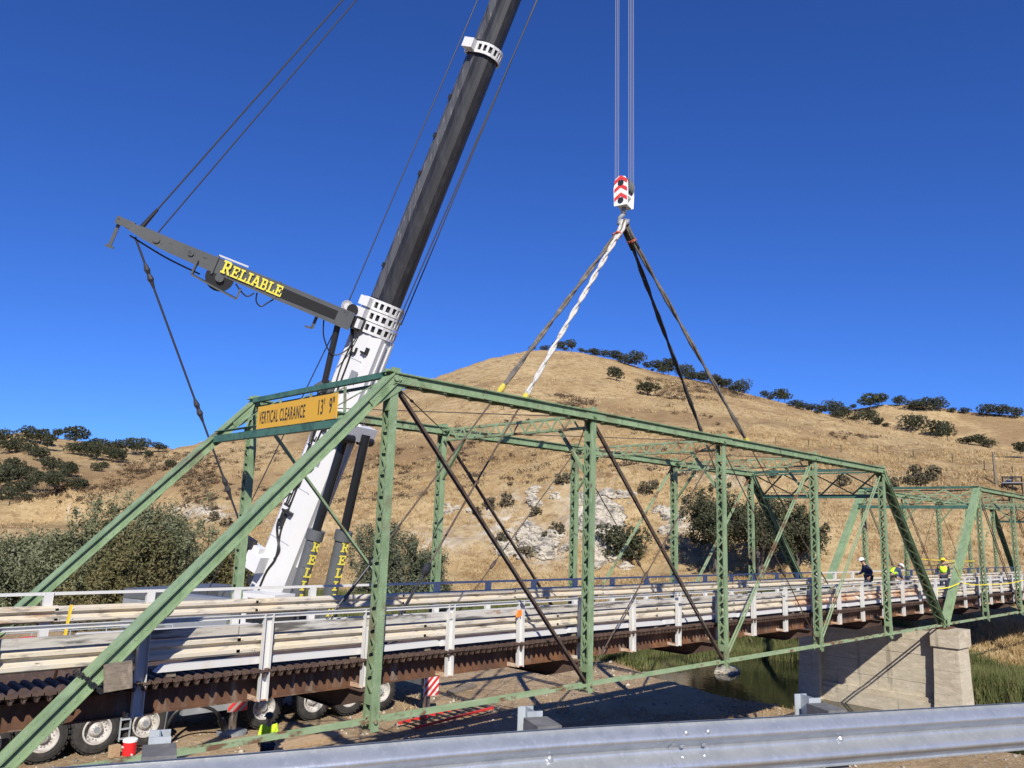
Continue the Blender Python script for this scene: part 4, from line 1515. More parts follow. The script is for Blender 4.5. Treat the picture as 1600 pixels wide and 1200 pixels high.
# outriggers with striped panels
def stripes(mb_r, mb_w, o, ex, ey, w, h, n, t=.012, slope=1):
    """red and white chevron stripes on a panel (each a strip proud of it)"""
    ex, ey = V(ex), V(ey)
    nz = ex.cross(ey).normalized()
    pitch = h/n
    for k in range(-2, n+2):
        y0 = k*pitch
        poly = [(0, y0), (w, y0+slope*w), (w, y0+slope*w+pitch*.5), (0, y0+pitch*.5)]
        # clip to the panel in y
        out = []
        for i in range(4):
            out.append(poly[i])
        def clip(P, lim, keep_gt):
            R = []
            for i in range(len(P)):
                a, b = P[i], P[(i+1) % len(P)]
                ia = (a[1] >= lim) if keep_gt else (a[1] <= lim)
                ib = (b[1] >= lim) if keep_gt else (b[1] <= lim)
                if ia:
                    R.append(a)
                if ia != ib:
                    t_ = (lim-a[1])/(b[1]-a[1])
                    R.append((a[0]+(b[0]-a[0])*t_, lim))
            return R
        out = clip(out, 0, True)
        if len(out) > 2:
            out = clip(out, h, False)
        if len(out) > 2:
            mb_r.prism([V(o)+ex*x+ey*y for x, y in out], nz*t)
def outrigger(x, y, panel='wplastic'):
    mb = MB()
    mb.beam((x, y, -2.2), (x, 15.3, -2.2), .42, .42)
    og = mb.build('outrigger_beam', 'dgrey', crane)
    mb = MB()
    mb.box((x-.33, y-.06, -2.75), (x+.33, y-.02, -1.92))
    pn = mb.build('end_panel', panel, og)
    r_ = MB()
    stripes(r_, None, (x-.33, y-.062, -2.75), (1, 0, 0), (0, 0, 1), .66, .83, 3, .01, .9)
    r_.build('red_stripes', 'red', pn)
    mb = MB()
    mb.lathe((x, y+.2, -3.42), (0, 0, 1), [(0, .13), (.9, .13), (.9, .2), (1.5, .2)], 14)
    mb.build('jack', 'chrome', og)
    mb = MB()
    mb.lathe((x, y+.2, -3.49), (0, 0, 1), [(0, .48), (.09, .48), (.12, .2)], 18)
    mb.build('jack_pad', 'mgrey', og)
outrigger(9.95, 13.5, 'shaded_panel')
outrigger(16.6, 11.8)
outrigger(2.55, 12.9)
# turntable, upper works, counterweight, cab
mb = MB()
mb.lathe((12.0, 15.5, -1.72), (0, 0, 1), [(0, 1.35), (.32, 1.35), (.32, 1.2), (.5, 1.2)], 28)
mb.build('turntable', 'dgrey', crane)
uo = V((12.0, 15.5, 0))
def ub(h0, h1, s0, s1, z0, z1, m, name, parent):
    mb = MB()
    c = uo-BH*((h0+h1)/2)+BS*((s0+s1)/2)
    mb.obox((c.x, c.y, (z0+z1)/2), BH*((h1-h0)/2), BS*((s1-s0)/2), V((0, 0, (z1-z0)/2)))
    return mb.build(name, m, parent)
up_ = ub(-1.9, 3.6, -1.35, -.72, -1.2, .55, 'dgrey', 'upper_frame', crane)
ub(-1.9, 3.6, .72, 1.35, -1.2, .55, 'dgrey', 'upper_frame_side', up_)
ub(1.4, 3.5, -.71, .71, -1.2, .35, 'black', 'winch_housing', up_)
for k in range(5):
    for s0, s1 in ((-2.1, -.6), (-.55, .55), (.6, 2.1)):
        ub(4.0, 5.5, s0, s1, -1.1+k*.36, -.76+k*.36, 'mgrey' if k % 2 else 'dgrey', 'counterweight_slab', up_)
cab = ub(-2.3, -.4, 1.45, 2.4, -1.25, .95, 'white', 'operator_cab', crane)
ub(-2.31, -1.1, 1.44, 2.41, .0, .8, 'glass', 'cab_window', cab)
ub(.2, 3.2, 1.40, 2.0, -1.0, .6, 'mgrey', 'engine_cover', up_)
# thick black hydraulic hoses hanging by the near wheel
cable([(7.9, 13.5, -2.0), (7.65, 13.3, -2.3), (7.5, 13.1, -3.0), (7.35, 12.9, -3.45)], .06, parent=carr, n=8)
cable([(7.55, 13.2, -2.95), (7.8, 13.1, -2.45), (8.3, 13.0, -2.3), (8.9, 12.9, -2.5), (9.2, 12.9, -2.9)], .05, parent=carr, n=8)
mb = MB()
mb.tube([(9.15, 12.9, -2.8), (9.32, 12.88, -3.12)], .11, 10)
mb.build('hose_coupling', 'black', carr)

# ------------------------------------------------------------------ hook block and slings
hb = thing('hook_block', 'red and white chevron hook block hanging from the crane ropes', 'hook block', (16.22, 2.76, 13.6))
hc = V((16.22, 2.76, 14.08))
hn = V((-.97, -.243, 0))
hx = V((.243, -.97, 0))
hz_ = V((0, 0, 1))
plate = [(-.23, -.50), (.23, -.50), (.25, -.10), (.235, .28), (.14, .46), (-.06, .50), (-.2, .40), (-.25, .1)]
for sgn in (1, -1):
    mb = MB()
    o = hc+hn*(.22*sgn)
    mb.prism([o+hx*x+hz_*z for x, z in plate], hn*(.025*sgn))
    pl = mb.build('side_plate', 'wplastic', hb)
    r_ = MB()
    o2 = hc+hn*((.246)*sgn)
    ck = 0
    for z0 in (-.36, -.06, .22):
        for a, b in ((-.22, 0.0), (0.0, .22)):
            za, zb = (z0-.0, z0+.16) if a < 0 else (z0+.16, z0)
            r_.prism([o2+hx*a+hz_*za, o2+hx*b+hz_*zb, o2+hx*b+hz_*(zb+.13), o2+hx*a+hz_*(za+.13)], hn*((.008+.001*ck)*sgn))
            ck += 1
    r_.build('red_chevron', 'red', pl)
    h_ = MB()
    for zc in (.25, -.34):
        h_.lathe(hc+hn*(.247*sgn)+hz_*zc, hn*sgn, [(0, .10), (.016, .10)], 16)
    h_.build('pivot_cap', 'black', pl)
for k in range(3):
    mb = MB()
    mb.lathe(hc+hn*(-.13+.13*k-.04)+hz_*.18, hn, [(0, .30), (.02, .24), (.06, .24), (.08, .30)], 22)
    mb.build('sheave', 'dgrey', hb)
mb = MB()
for zz in (-.08, -.42):
    mb.obox(hc+hz_*zz, hx*.17, hn*.215, hz_*.06)
mb.obox(hc+hz_*.40, hx*.1, hn*.215, hz_*.04)
mb.build('cross_head', 'wplastic', hb)
mb = MB()
mb.tube([hc-hz_*.5, hc-hz_*.72], .08, 10)
mb.tube([hc-hz_*.70+hx*.02, hc-hz_*.82-hx*.13, hc-hz_*1.0-hx*.15, hc-hz_*1.10, hc-hz_*1.02+hx*.14, hc-hz_*.92+hx*.17], [.07, .08, .085, .085, .07, .035], 10)
mb.build('hook', 'mgrey', hb, smooth=True)

HP = V((16.24, 2.76, 13.02))
def sling(end, tfat, m, label, seed, z_end=1.05):
    e = V(end)
    d_ = (e-HP).normalized()
    L = (e-HP).length
    a = d_.cross(V((0, 0, 1))).normalized()
    b = d_.cross(a)
    start = HP+d_*.05+V((0, 0, .0))
    t = thing('lifting_sling', label, 'sling', HP+d_*.2, 'slings from the hook to the deck')
    Lf = L*tfat
    n = 150
    for s_ in range(2):
        pts, rr = [], []
        for i in range(n+1):
            u = i/n
            ph = u*(30 if m == 'sling_white' else 16)+math.pi*s_+seed
            w = .030+.012*(1-u)
            pts.append(start+d_*(Lf*u)+a*(w*math.cos(ph))+b*(w*math.sin(ph)))
            rr.append(.043+.005*math.sin(u*90+seed+s_))
        mb = MB()
        mb.tube(pts, rr, 7)
        mb.build('strand', m, t, smooth=True)
    mb = MB()
    top = HP+V((0, 0, .16))
    for s_ in (-1, 1):
        mb.tube([top+a*(.05*s_), start+d_*.25+a*(.09*s_), start+d_*.85+a*(.04*s_)], .05, 7)
    mb.build('loop_cover', m, t, smooth=True)
    mb = MB()
    mb.tube([start+d_*.50, start+d_*.57], .115, 9)
    mb.build('seizing_band', 'band', t)
    mb = MB()
    pe = start+d_*Lf
    mb.tube([pe-d_*.12, pe+d_*.08, pe+d_*.26], [.075, .09, .04], 9)
    mb.build('end_wrap', 'tip_yellow', t)
    mb = MB()
    mb.tube([pe+d_*.16, pe+d_*.40], .045, 8)
    mb.build('shackle', 'black', t)
    sp = HP+d_*(L-1.9)
    mb = MB()
    mb.tube([pe+d_*.3, sp], .022, 6)
    mb.build('wire_rope', 'rustbar', t)
    mb = MB()
    mb.tube([sp-d_*.16, sp-d_*.08, sp+d_*.08, sp+d_*.16], [.03, .085, .085, .03], 8)
    mb.build('ring_shackle', 'black', t)
    mb = MB()
    for s_ in (-1, 1):
        mb.tube([sp+d_*.15, e+V((.10*s_, .05*s_, 0))], .02, 6)
    mb.build('basket_rope', 'cable', t)
    return t
sling((7.3, 4.30, 1.0), .485, 'sling', 'grey sling with yellow end wrap, leftmost of the four hanging from the hook', 0)
sling((6.6, 1.02, 1.0), .53, 'sling_white', 'pale white covered sling, second from left under the hook', 1.2)
sling((27.3, 4.25, 1.0), .505, 'sling_dark', 'black sling, third from left, steeper of the two right of the hook', 2.1)
sling((27.05, 1.05, 1.0), .528, 'sling', 'grey sling with yellow end wrap, rightmost of the four under the hook', 3.3)
# ------------------------------------------------------------------ roadside guardrail in the foreground
gr = thing('guardrail', 'galvanised steel W-beam guardrail running along the bottom of the picture', 'guardrail', (-1.34, -8.13, 1.45))
GZ = 2.25-.155
fine = []
for i in range(len(GR)-1):
    p0, p1, p2, p3 = [V((*GR[max(0, min(len(GR)-1, k))], 0)) for k in (i-1, i, i+1, i+2)]
    for k in range(6):
        t = k/6
        fine.append(.5*((2*p1)+(p2-p0)*t+(2*p0-5*p1+4*p2-p3)*t*t+(3*p1-p0-3*p2+p3)*t**3))
fine.append(V((*GR[-1], 0)))
acc = [0]
for a, b in zip(fine[:-1], fine[1:]):
    acc.append(acc[-1]+(b-a).length)
def gpt(s):
    s = max(0, min(acc[-1]-1e-4, s))
    for i in range(len(acc)-1):
        if acc[i+1] >= s:
            t = (s-acc[i])/(acc[i+1]-acc[i])
            p = fine[i].lerp(fine[i+1], t)
            d = (fine[min(i+2, len(fine)-1)]-fine[max(i-1, 0)]).normalized()
            return p, d
def near_s(x):
    for i in range(len(fine)-1):
        if fine[i+1].x >= x:
            return acc[i]+(acc[i+1]-acc[i])*(x-fine[i].x)/(fine[i+1].x-fine[i].x)
G_PROF = []
for k in range(41):
    z = -.156+.312*k/40
    d = .0415+.0415*math.cos((abs(z)-.083)/.083*math.pi) if abs(z) < .083*1.88 else .0
    d = max(d, .004)
    G_PROF.append((z, d))
G_PROF = [(-.160, .022), (-.157, .008)]+[(z, .0415+.040*math.cos((abs(z)-.080)/.080*math.pi)) for z in np.linspace(-.152, .152, 45)]+[(.157, .008), (.160, .022)]
seam = near_s(1.44)
L_P = 3.81
k0 = -int(seam//L_P)-1
for k in range(k0, 6):
    s0, s1 = seam+k*L_P, seam+(k+1)*L_P+.30
    if s1 < 0.3 or s0 > acc[-1]-.5:
        continue
    mb = MB()
    rings = []
    m_ = 12
    for i in range(m_+1):
        p, d = gpt(max(0, s0)+(min(s1, acc[-1])-max(0, s0))*i/m_)
        n = V((-d.y, d.x, 0))*-1           # towards the road
        lift = .0065*(1-i/m_)              # each panel laps over the next
        f = [V((p.x, p.y, GZ+z))+n*(dd+lift) for z, dd in G_PROF]
        b = [V((p.x, p.y, GZ+z))+n*(dd+lift-.0035) for z, dd in reversed(G_PROF)]
        rings.append(f+b)
    mb.quad_strip(rings)
    pn = mb.build('beam_panel', 'galv', gr, smooth=True)
    pn.data.set_sharp_from_angle(angle=math.radians(38))
    bo = MB()
    for ds in (.06, .21):
        for z, dd in ((.105, .068), (.028, .022), (-.045, .028), (-.11, .064)):
            p, d = gpt(s0+ds+.02)
            n = V((d.y, -d.x, 0))
            c = V((p.x, p.y, GZ+z))+n*(dd+.008)
            bo.lathe(c, n, [(0, .017), (.006, .015), (.010, .007)], 10)
    bo.build('splice_bolts', 'galv', pn)
pst = near_s(.74)
for k in range(-4, 8):
    s = pst+k*2.03+(.45 if k >= 2 else 0)
    if s < .2 or s > acc[-1]-.3:
        continue
    p, d = gpt(s)
    n = V((d.y, -d.x, 0))
    zt = GZ+.172
    mb = MB()
    c = V((p.x, p.y, 0))-n*.29
    zb = hz(c.x, c.y)-.4
    for o in (-.07, .07):
        q = c+n*o
        mb.beam((q.x, q.y, zb), (q.x, q.y, zt+.03), .10, .008, n)
    mb.beam((c.x, c.y, zb), (c.x, c.y, zt+.03), .006, .135, n)
    po = mb.build('post', 'galv_flat', gr)
    mb = MB()
    b0, b1 = V((p.x, p.y, 0))-n*.21, V((p.x, p.y, 0))-n*.004
    for e in (1,):
        mb.quad_strip([[b0-d*.075+V((0, 0, zt-.36)), b0+d*.075+V((0, 0, zt-.36)), b1+d*.075+V((0, 0, zt-.36)), b1-d*.075+V((0, 0, zt-.36))],
                       [b0-d*.075+V((0, 0, zt)), b0+d*.075+V((0, 0, zt)), b1+d*.075+V((0, 0, zt-.004)), b1-d*.075+V((0, 0, zt-.004))]])
    mb.build('blockout', 'blockout', po)
    mb = MB()
    mb.lathe(V((p.x, p.y, GZ-.005))+n*.004, n, [(0, .02), (.012, .019), (.02, .009)], 12)
    mb.build('post_bolt', 'galv', po)

# ------------------------------------------------------------------ people
def skin_mesh(name, joints, edges, m, parent, sub=1):
    me = bpy.data.meshes.new(name)
    keys = list(joints)
    me.from_pydata([joints[k][0] for k in keys], [(keys.index(a), keys.index(b)) for a, b in edges], [])
    o = bpy.data.objects.new(name, me)
    COL.objects.link(o)
    md = o.modifiers.new('skin', 'SKIN')
    md.use_smooth_shade = True
    for i, k in enumerate(keys):
        r = joints[k][1]
        me.skin_vertices[0].data[i].radius = r if hasattr(r, '__len__') else (r, r)
    me.skin_vertices[0].data[0].use_root = True
    sd = o.modifiers.new('sub', 'SUBSURF')
    sd.levels = sub
    dg = bpy.context.evaluated_depsgraph_get()
    dg.update()
    nm = bpy.data.meshes.new_from_object(o.evaluated_get(dg))
    bpy.data.objects.remove(o)
    nm.name = name
    nm.materials.clear()
    nm.materials.append(M[m])
    o = bpy.data.objects.new(name, nm)
    COL.objects.link(o)
    o.parent = parent
    return o

def person(label, loc, rz, pose, shirt, trousers, hat, vest=None):
    """pose: dict of joint -> (x forward, y left, z)"""
    t = thing('person', label, 'person', loc)
    t.rotation_euler = (0, 0, rz)
    J = dict(pose)
    jr = {'pelvis': .12, 'waist': .115, 'chest': .135, 'neck': .055, 'head0': .075, 'head1': .088, 'head2': .06,
          'sh_l': .07, 'el_l': .045, 'wr_l': .032, 'ha_l': .035, 'sh_r': .07, 'el_r': .045, 'wr_r': .032, 'ha_r': .035,
          'hip_l': .095, 'kn_l': .062, 'an_l': .042, 'to_l': .038, 'hip_r': .095, 'kn_r': .062, 'an_r': .042, 'to_r': .038}
    E_ = [('pelvis', 'waist'), ('waist', 'chest'), ('chest', 'neck'), ('neck', 'head0'), ('head0', 'head1'), ('head1', 'head2')]
    for s in 'lr':
        E_ += [('chest', 'sh_'+s), ('sh_'+s, 'el_'+s), ('el_'+s, 'wr_'+s), ('wr_'+s, 'ha_'+s), ('pelvis', 'hip_'+s), ('hip_'+s, 'kn_'+s), ('kn_'+s, 'an_'+s), ('an_'+s, 'to_'+s)]
    jj = {k: (J[k], jr[k]*.92) for k in jr}
    skin_mesh('body', jj, E_, 'skin', t)
    # face: nose and ears on the head, fingers on the hands
    mb = MB()
    hd = V(J['head1'])
    f = V(J.get('face', (1, 0, 0))).normalized()
    l = V((0, 0, 1)).cross(f).normalized()
    mb.dome(hd+f*.083+V((0, 0, -.01)), f, .018, .03)
    for s in (-1, 1):
        mb.dome(hd+l*(s*.08), l*s, .028, .016)
    mb.build_local('nose_and_ears', 'skin', t)
    mb = MB()
    for s in 'lr':
        h = V(J['ha_'+s])
        d_ = (h-V(J['wr_'+s])).normalized()
        a = d_.cross(V((0, 1, 0)))
        if a.length < .1:
            a = d_.cross(V((1, 0, 0)))
        a.normalize()
        b = d_.cross(a)
        for k in range(4):
            o = h+a*(-.028+.019*k)
            ln = (.06, .075, .078, .07)[k]
            mb.tube([o, o+d_*ln*.6, o+d_*ln+b*.02], [.0095, .009, .007], 6)
        mb.tube([h-d_*.03+a*.03, h+a*.058+d_*.01, h+a*.06+d_*.04], [.012, .011, .008], 6)
    mb.build_local('fingers', 'skin', t)
    # clothes
    sj = {'waist2': (V(J['pelvis']).lerp(V(J['waist']), .2), .150), 'waist': (J['waist'], .145), 'chest': (J['chest'], .165), 'neckb': (V(J['chest']).lerp(V(J['neck']), .6), .085)}
    se = [('waist2', 'waist'), ('waist', 'chest'), ('chest', 'neckb')]
    for s in 'lr':
        sj['sh_'+s] = (J['sh_'+s], .088)
        sj['el_'+s] = (J['el_'+s], .066)
        sj['cu_'+s] = (V(J['el_'+s]).lerp(V(J['wr_'+s]), .92), .05)
        se += [('chest', 'sh_'+s), ('sh_'+s, 'el_'+s), ('el_'+s, 'cu_'+s)]
    skin_mesh('shirt', sj, se, shirt, t)
    tj = {'pelvis': (J['pelvis'], .152)}
    te = []
    for s in 'lr':
        tj['hip_'+s] = (J['hip_'+s], .118)
        tj['kn_'+s] = (J['kn_'+s], .086)
        tj['an_'+s] = (J['an_'+s], .072)
        te += [('pelvis', 'hip_'+s), ('hip_'+s, 'kn_'+s), ('kn_'+s, 'an_'+s)]
    skin_mesh('trousers', tj, te, trousers, t)
    for s in 'lr':
        bj = {'an': (V(J['an_'+s])+V((-.02, 0, -.02)), .06), 'mid': (V(J['an_'+s]).lerp(V(J['to_'+s]), .5), .055), 'to': (J['to_'+s], .047)}
        skin_mesh('boot', bj, [('an', 'mid'), ('mid', 'to')], 'drab', t)
    if vest:
        vj = {'a': (V(J['pelvis']).lerp(V(J['waist']), .5), .158), 'waist': (J['waist'], .156), 'chest': (J['chest'], .182), 'b': (V(J['chest']).lerp(V(J['neck']), .5), .10)}
        ve = [('a', 'waist'), ('waist', 'chest'), ('chest', 'b')]
        for s in 'lr':
            vj['sh_'+s] = (V(J['chest']).lerp(V(J['sh_'+s]), .85), .100)
            ve.append(('chest', 'sh_'+s))
        skin_mesh('vest', vj, ve, vest, t)
    # hard hat
    mb = MB()
    ax = (V(J['head2'])-V(J['head0'])).normalized()
    mb.lathe(hd+ax*.03, ax, [(0, .150), (.008, .150), (.012, .125), (.06, .118), (.10, .085), (.122, .03), (.124, .002)], 16)
    mb.obox(hd+ax*.036+f*.13, f*.06, l*.08, ax*.006)
    mb.build_local('hard_hat', hat, t, True)
    mb = MB()
    mb.lathe(hd-ax*.03-f*.012, ax, [(0, .088), (.06, .096), (.07, .09)], 14)
    mb.build_local('hair', 'drab', t, True)
    return t
def _bl(self, name, m, parent, smooth=False):
    me = self.mesh(name)
    me.materials.append(M[m])
    if smooth:
        me.polygons.foreach_set('use_smooth', [True]*len(me.polygons))
    o = bpy.data.objects.new(name, me)
    COL.objects.link(o)
    o.parent = parent
    return o
MB.build_local = _bl

STAND = dict(pelvis=(0, 0, .96), waist=(.01, 0, 1.12), chest=(.02, 0, 1.36), neck=(.03, 0, 1.50), head0=(.05, 0, 1.57), head1=(.06, 0, 1.65), head2=(.06, 0, 1.73),
    sh_l=(.02, .19, 1.42), el_l=(-.02, .25, 1.15), wr_l=(.14, .22, .95), ha_l=(.19, .20, .90), sh_r=(.02, -.19, 1.42), el_r=(-.02, -.25, 1.15), wr_r=(.14, -.22, .95), ha_r=(.19, -.20, .90),
    hip_l=(0, .10, .90), kn_l=(.03, .12, .50), an_l=(-.02, .13, .09), to_l=(.15, .15, .045), hip_r=(0, -.10, .90), kn_r=(.03, -.12, .50), an_r=(-.02, -.13, .09), to_r=(.15, -.15, .045))
WALK = dict(STAND, waist=(.05, 0, 1.11), chest=(.11, 0, 1.33), neck=(.17, 0, 1.46), head0=(.21, 0, 1.52), head1=(.25, 0, 1.59), head2=(.27, 0, 1.67),
    sh_l=(.11, .20, 1.38), el_l=(-.08, .25, 1.15), wr_l=(.02, .24, .93), ha_l=(.06, .23, .87), sh_r=(.12, -.20, 1.38), el_r=(.16, -.25, 1.12), wr_r=(.36, -.20, 1.02), ha_r=(.43, -.18, 1.01),
    kn_l=(.24, .10, .53), an_l=(.34, .10, .10), to_l=(.50, .10, .06), kn_r=(-.10, -.10, .50), an_r=(-.42, -.11, .16), to_r=(-.30, -.12, .05))
BEND = dict(STAND, pelvis=(-.10, 0, .93), waist=(.03, 0, 1.07), chest=(.24, 0, 1.20), neck=(.38, 0, 1.27), head0=(.44, 0, 1.29), head1=(.51, 0, 1.33), head2=(.55, 0, 1.40),
    sh_l=(.25, .19, 1.24), el_l=(.28, .24, .96), wr_l=(.46, .16, .84), ha_l=(.53, .13, .80), sh_r=(.25, -.19, 1.24), el_r=(.28, -.24, .96), wr_r=(.46, -.16, .84), ha_r=(.53, -.13, .80),
    hip_l=(-.10, .10, .88), kn_l=(.06, .13, .49), an_l=(-.05, .14, .09), to_l=(.12, .16, .045), hip_r=(-.10, -.10, .88), kn_r=(.0, -.13, .49), an_r=(-.14, -.14, .09), to_r=(.03, -.16, .045))
person('person in navy shirt, dark jeans and white hard hat walking left across the bridge deck', (32.6, 2.2, .93), math.radians(128), WALK, 'navy', 'jeans', 'wplastic')
person('person in yellow hi-vis vest and white hard hat bending over the bridge deck', (34.6, 2.0, .95), math.radians(-28), BEND, 'navy', 'drab', 'wplastic', 'hivis')
person('person in hi-vis vest standing behind the sloping end post of the farther span', (41.0, 1.9, .88), math.radians(200), STAND, 'jeans', 'jeans', 'yellow', 'hivis')
person('person in lime hi-vis shirt seen from behind beside the crane wheels on the ground', (9.25, 10.0, hz(9.25, 10.0)), math.radians(75), STAND, 'hivis', 'jeans', 'black')

# ------------------------------------------------------------------ small things on the ground
def g0(x, y):
    return hz(x, y)
cz = g0(6.5, 13.1)
cl = thing('water_cooler', 'red round drink cooler with white lid on the ground by the crane tyre', 'cooler', (6.55, 13.1, cz))
mb = MB()
mb.lathe((6.55, 13.1, cz), (0, 0, 1), [(0, .17), (.02, .185), (.36, .195), (.37, .19)], 22)
mb.build('cooler_body', 'redcool', cl)
mb = MB()
mb.lathe((6.55, 13.1, cz+.371), (0, 0, 1), [(0, .205), (.06, .205), (.085, .17), (.09, .05)], 22)
mb.build('cooler_lid', 'wplastic', cl)
mb = MB()
mb.beam((6.55-.21, 13.0, cz+.25), (6.55-.21, 13.2, cz+.25), .02, .03)
mb.lathe((6.55, 12.9, cz+.05), (0, -1, 0), [(0, .025), (.05, .02)], 8)
mb.build('tap', 'wplastic', cl)
mb = MB()
mb.obox((6.15, 13.15, cz+.16), (.13, .03, 0), (-.02, .08, 0), (0, .01, .16))
tag(mb.build('timber_offcut', 'pine', None, origin=(6.15, 13.15, cz)), 'short pale timber offcut beside the red cooler', 'timber')
# red steel ladder lying on the gravel
a, b = V((14.9, 10.9, 0)), V((18.9, 11.3, 0))
la = thing('ladder', 'red steel ladder with dark rungs lying on the gravel under the bridge', 'ladder', (15.3, 11.55, g0(15.3, 11.55)))
d_ = (b-a).normalized()
n_ = V((-d_.y, d_.x, 0))
zl = g0(17., 11.1)
for s in (-.42, .42):
    mb = MB()
    mb.beam(a+n_*s+V((0, 0, zl+.16)), b+n_*s+V((0, 0, zl+.26)), .05, .085)
    mb.build('side_rail', 'red', la)
for k in range(10):
    t = (k+.5)/10
    c = a.lerp(b, t)+V((0, 0, zl+.17+.10*t))
    mb = MB()
    mb.beam(c-n_*.40, c+n_*.40, .07, .05)
    mb.build('rung', 'black', la)
# loose planks, and rusty bar stock lying near the crane
for i, (x, y, ang, L, w) in enumerate([(11.4, 11.35, .12, 2.6, .42), (13.6, 12.4, .05, 3.6, .14), (20.6, 14.6, .3, 2.0, .3)]):
    z = g0(x, y)
    mb = MB()
    mb.obox((x, y, z+.07), (math.cos(ang)*L/2, math.sin(ang)*L/2, .02), (-math.sin(ang)*w/2, math.cos(ang)*w/2, .03), (0, 0, .05))
    o = mb.build('plank' if i != 1 else 'steel_bar', 'pine' if i == 0 else ('rust' if i == 1 else 'wood'), None, origin=(x, y, z))
    tag(o, ['pale timber plank on the gravel beside the hi-vis person', 'long rusty steel bar lying by the crane wheels', 'grey weathered plank on the gravel near the reeds'][i], 'plank' if i != 1 else 'bar')
# concrete slab in the pond, directly under the third near post
sx, sy = 36.7, 11.6
mb = MB()
R_ = random.Random(3)
rg = []
for zz, sc_ in ((-4.3, 1.1), (-3.72, 1.0), (-3.52, .82), (-3.46, .55)):
    rg.append([(sx+.85*sc_*math.cos(2*math.pi*k/9)*(1+.18*math.sin(k*2.3)), sy+.62*sc_*math.sin(2*math.pi*k/9)*(1+.15*math.cos(k*3.1)), zz) for k in range(9)])
mb.quad_strip(rg)
tag(mb.build('stone_slab', 'rock', None, origin=(sx, sy, -3.8)), 'pale flat stone in the dark river below the bridge', 'stone')
# red rigging straps and light railings on the crane deck are seen between the rails
cable([(2.6, 16.2, -.62), (3.0, 16.0, -.45), (3.6, 16.0, -.50), (4.3, 16.0, -.42), (4.8, 16.1, -.55), (5.2, 16.1, -.48), (5.6, 16.2, -.70)], .075, 'red_strap', 'red', crane, 8)
mb = MB()
for k in range(7):
    mb.tube([(2.4+1.1*k, 17.0, -1.7), (2.4+1.1*k, 17.0, -.35)], .02, 6)
for zz in (-.36, -.75):
    mb.tube([(2.4, 17.0, zz), (9.0, 17.0, zz)], .018, 6)
mb.build('deck_guard_rail', 'galv_flat', crane)
mb = MB()
mb.box((1.4, 14.2, -1.716), (7.6, 16.6, -1.05))
mb.build('carrier_cover', 'black', carr)
mb = MB()
mb.obox((3.2, 15.2, -.85), (.9, .1, 0), (-.1, .8, 0), (0, 0, .19))
mb.obox((4.6, 15.4, -.78), (.35, .1, 0), (-.1, .5, 0), (0, 0, .26))
mb.build('timber_mats', 'wood', crane)

# ------------------------------------------------------------------ pole, hunting platform and fence up the hill
pp, _r = hit(14.59, 3.6)
pl = thing('utility_pole', 'grey timber utility pole on the slope above the farther span', 'pole', pp)
mb = MB()
mb.tube([pp-V((0, 0, .6)), pp+V((.05, .1, 3.7))], [.17, .12], 9)
mb.build('pole_shaft', 'wood', pl)
tdir = (V((pp.x-CAM.x, pp.y-CAM.y, 0))).normalized()
sd = V((tdir.y, -tdir.x, 0))
mb = MB()
far_ = pp+sd*14+V((0, 0, 2.9))
mb.tube([pp+V((0, 0, 3.2)), (pp+far_)/2+V((0, 0, 1.2)), far_], .03, 5)
mb.tube([pp+V((0, 0, 3.15))+sd*1.0, pp+V((0, 0, 3.12))+sd*1.9, pp+V((0, 0, 3.1))+sd*2.8], [.05, .10, .05], 6)
mb.build('power_cable', 'cable', pl)
pb, _r = hit(13.75, 3.3)
pf = thing('steel_platform', 'dark open steel platform frame standing beside the utility pole', 'platform', pb)
mb = MB()
for u in (-.9, 0, .9):
    for w in (-.9, .9):
        q = pb+sd*u+tdir*w
        mb.tube([q-V((0, 0, .5)), q+V((0, 0, 1.45))], .06, 6)
mb.build('frame_leg', 'black', pf)
mb = MB()
for w in (-.9, .9):
    for h in (.7, 1.45):
        q = pb+tdir*w+V((0, 0, h))
        mb.beam(q-sd*1.0, q+sd*1.0, .08, .10)
    mb.beam(pb+tdir*w-sd*.9+V((0, 0, .7)), pb+tdir*w+V((0, 0, 1.45)), .06, .06)
    mb.beam(pb+tdir*w+sd*.9+V((0, 0, .7)), pb+tdir*w+V((0, 0, 1.45)), .06, .06)
mb.build('frame_rail', 'black', pf)
mb = MB()
mb.obox(pb+V((0, 0, .78)), sd*1.0, tdir*1.0, V((0, 0, .05)))
mb.obox(pb+V((0, 0, 1.0))-sd*.3, sd*.35, tdir*.4, V((0, 0, .2)))
mb.build('platform_floor', 'mgrey', pf)
fpts = []
for az, el in [(27.5, 6.6), (25.4, 6.39), (23.36, 6.07), (21.15, 5.93), (19.05, 5.65), (16.86, 5.38), (15.15, 4.88), (13.69, 4.55), (12.2, 4.4), (10.6, 4.2)]:
    p, r = hit(az, el-.28)
    fpts.append((p, r))
fe = thing('wire_fence', 'wire fence with thin dark posts crossing the dry hillside', 'fence', fpts[0][0])
for p, r in fpts:
    mb = MB()
    hgt = 1.45*max(.8, min(1.4, r/160))
    mb.tube([p-V((0, 0, .3)), p+V((random.uniform(-.05, .05), 0, hgt))], [.075, .06], 6)
    mb.build('fence_post', 'rustbar', fe)
mb = MB()
for h in (.5, .95, 1.35):
    mb.tube([p+V((0, 0, h)) for p, r in fpts], .006, 4)
mb.build('wire', 'cable', fe)
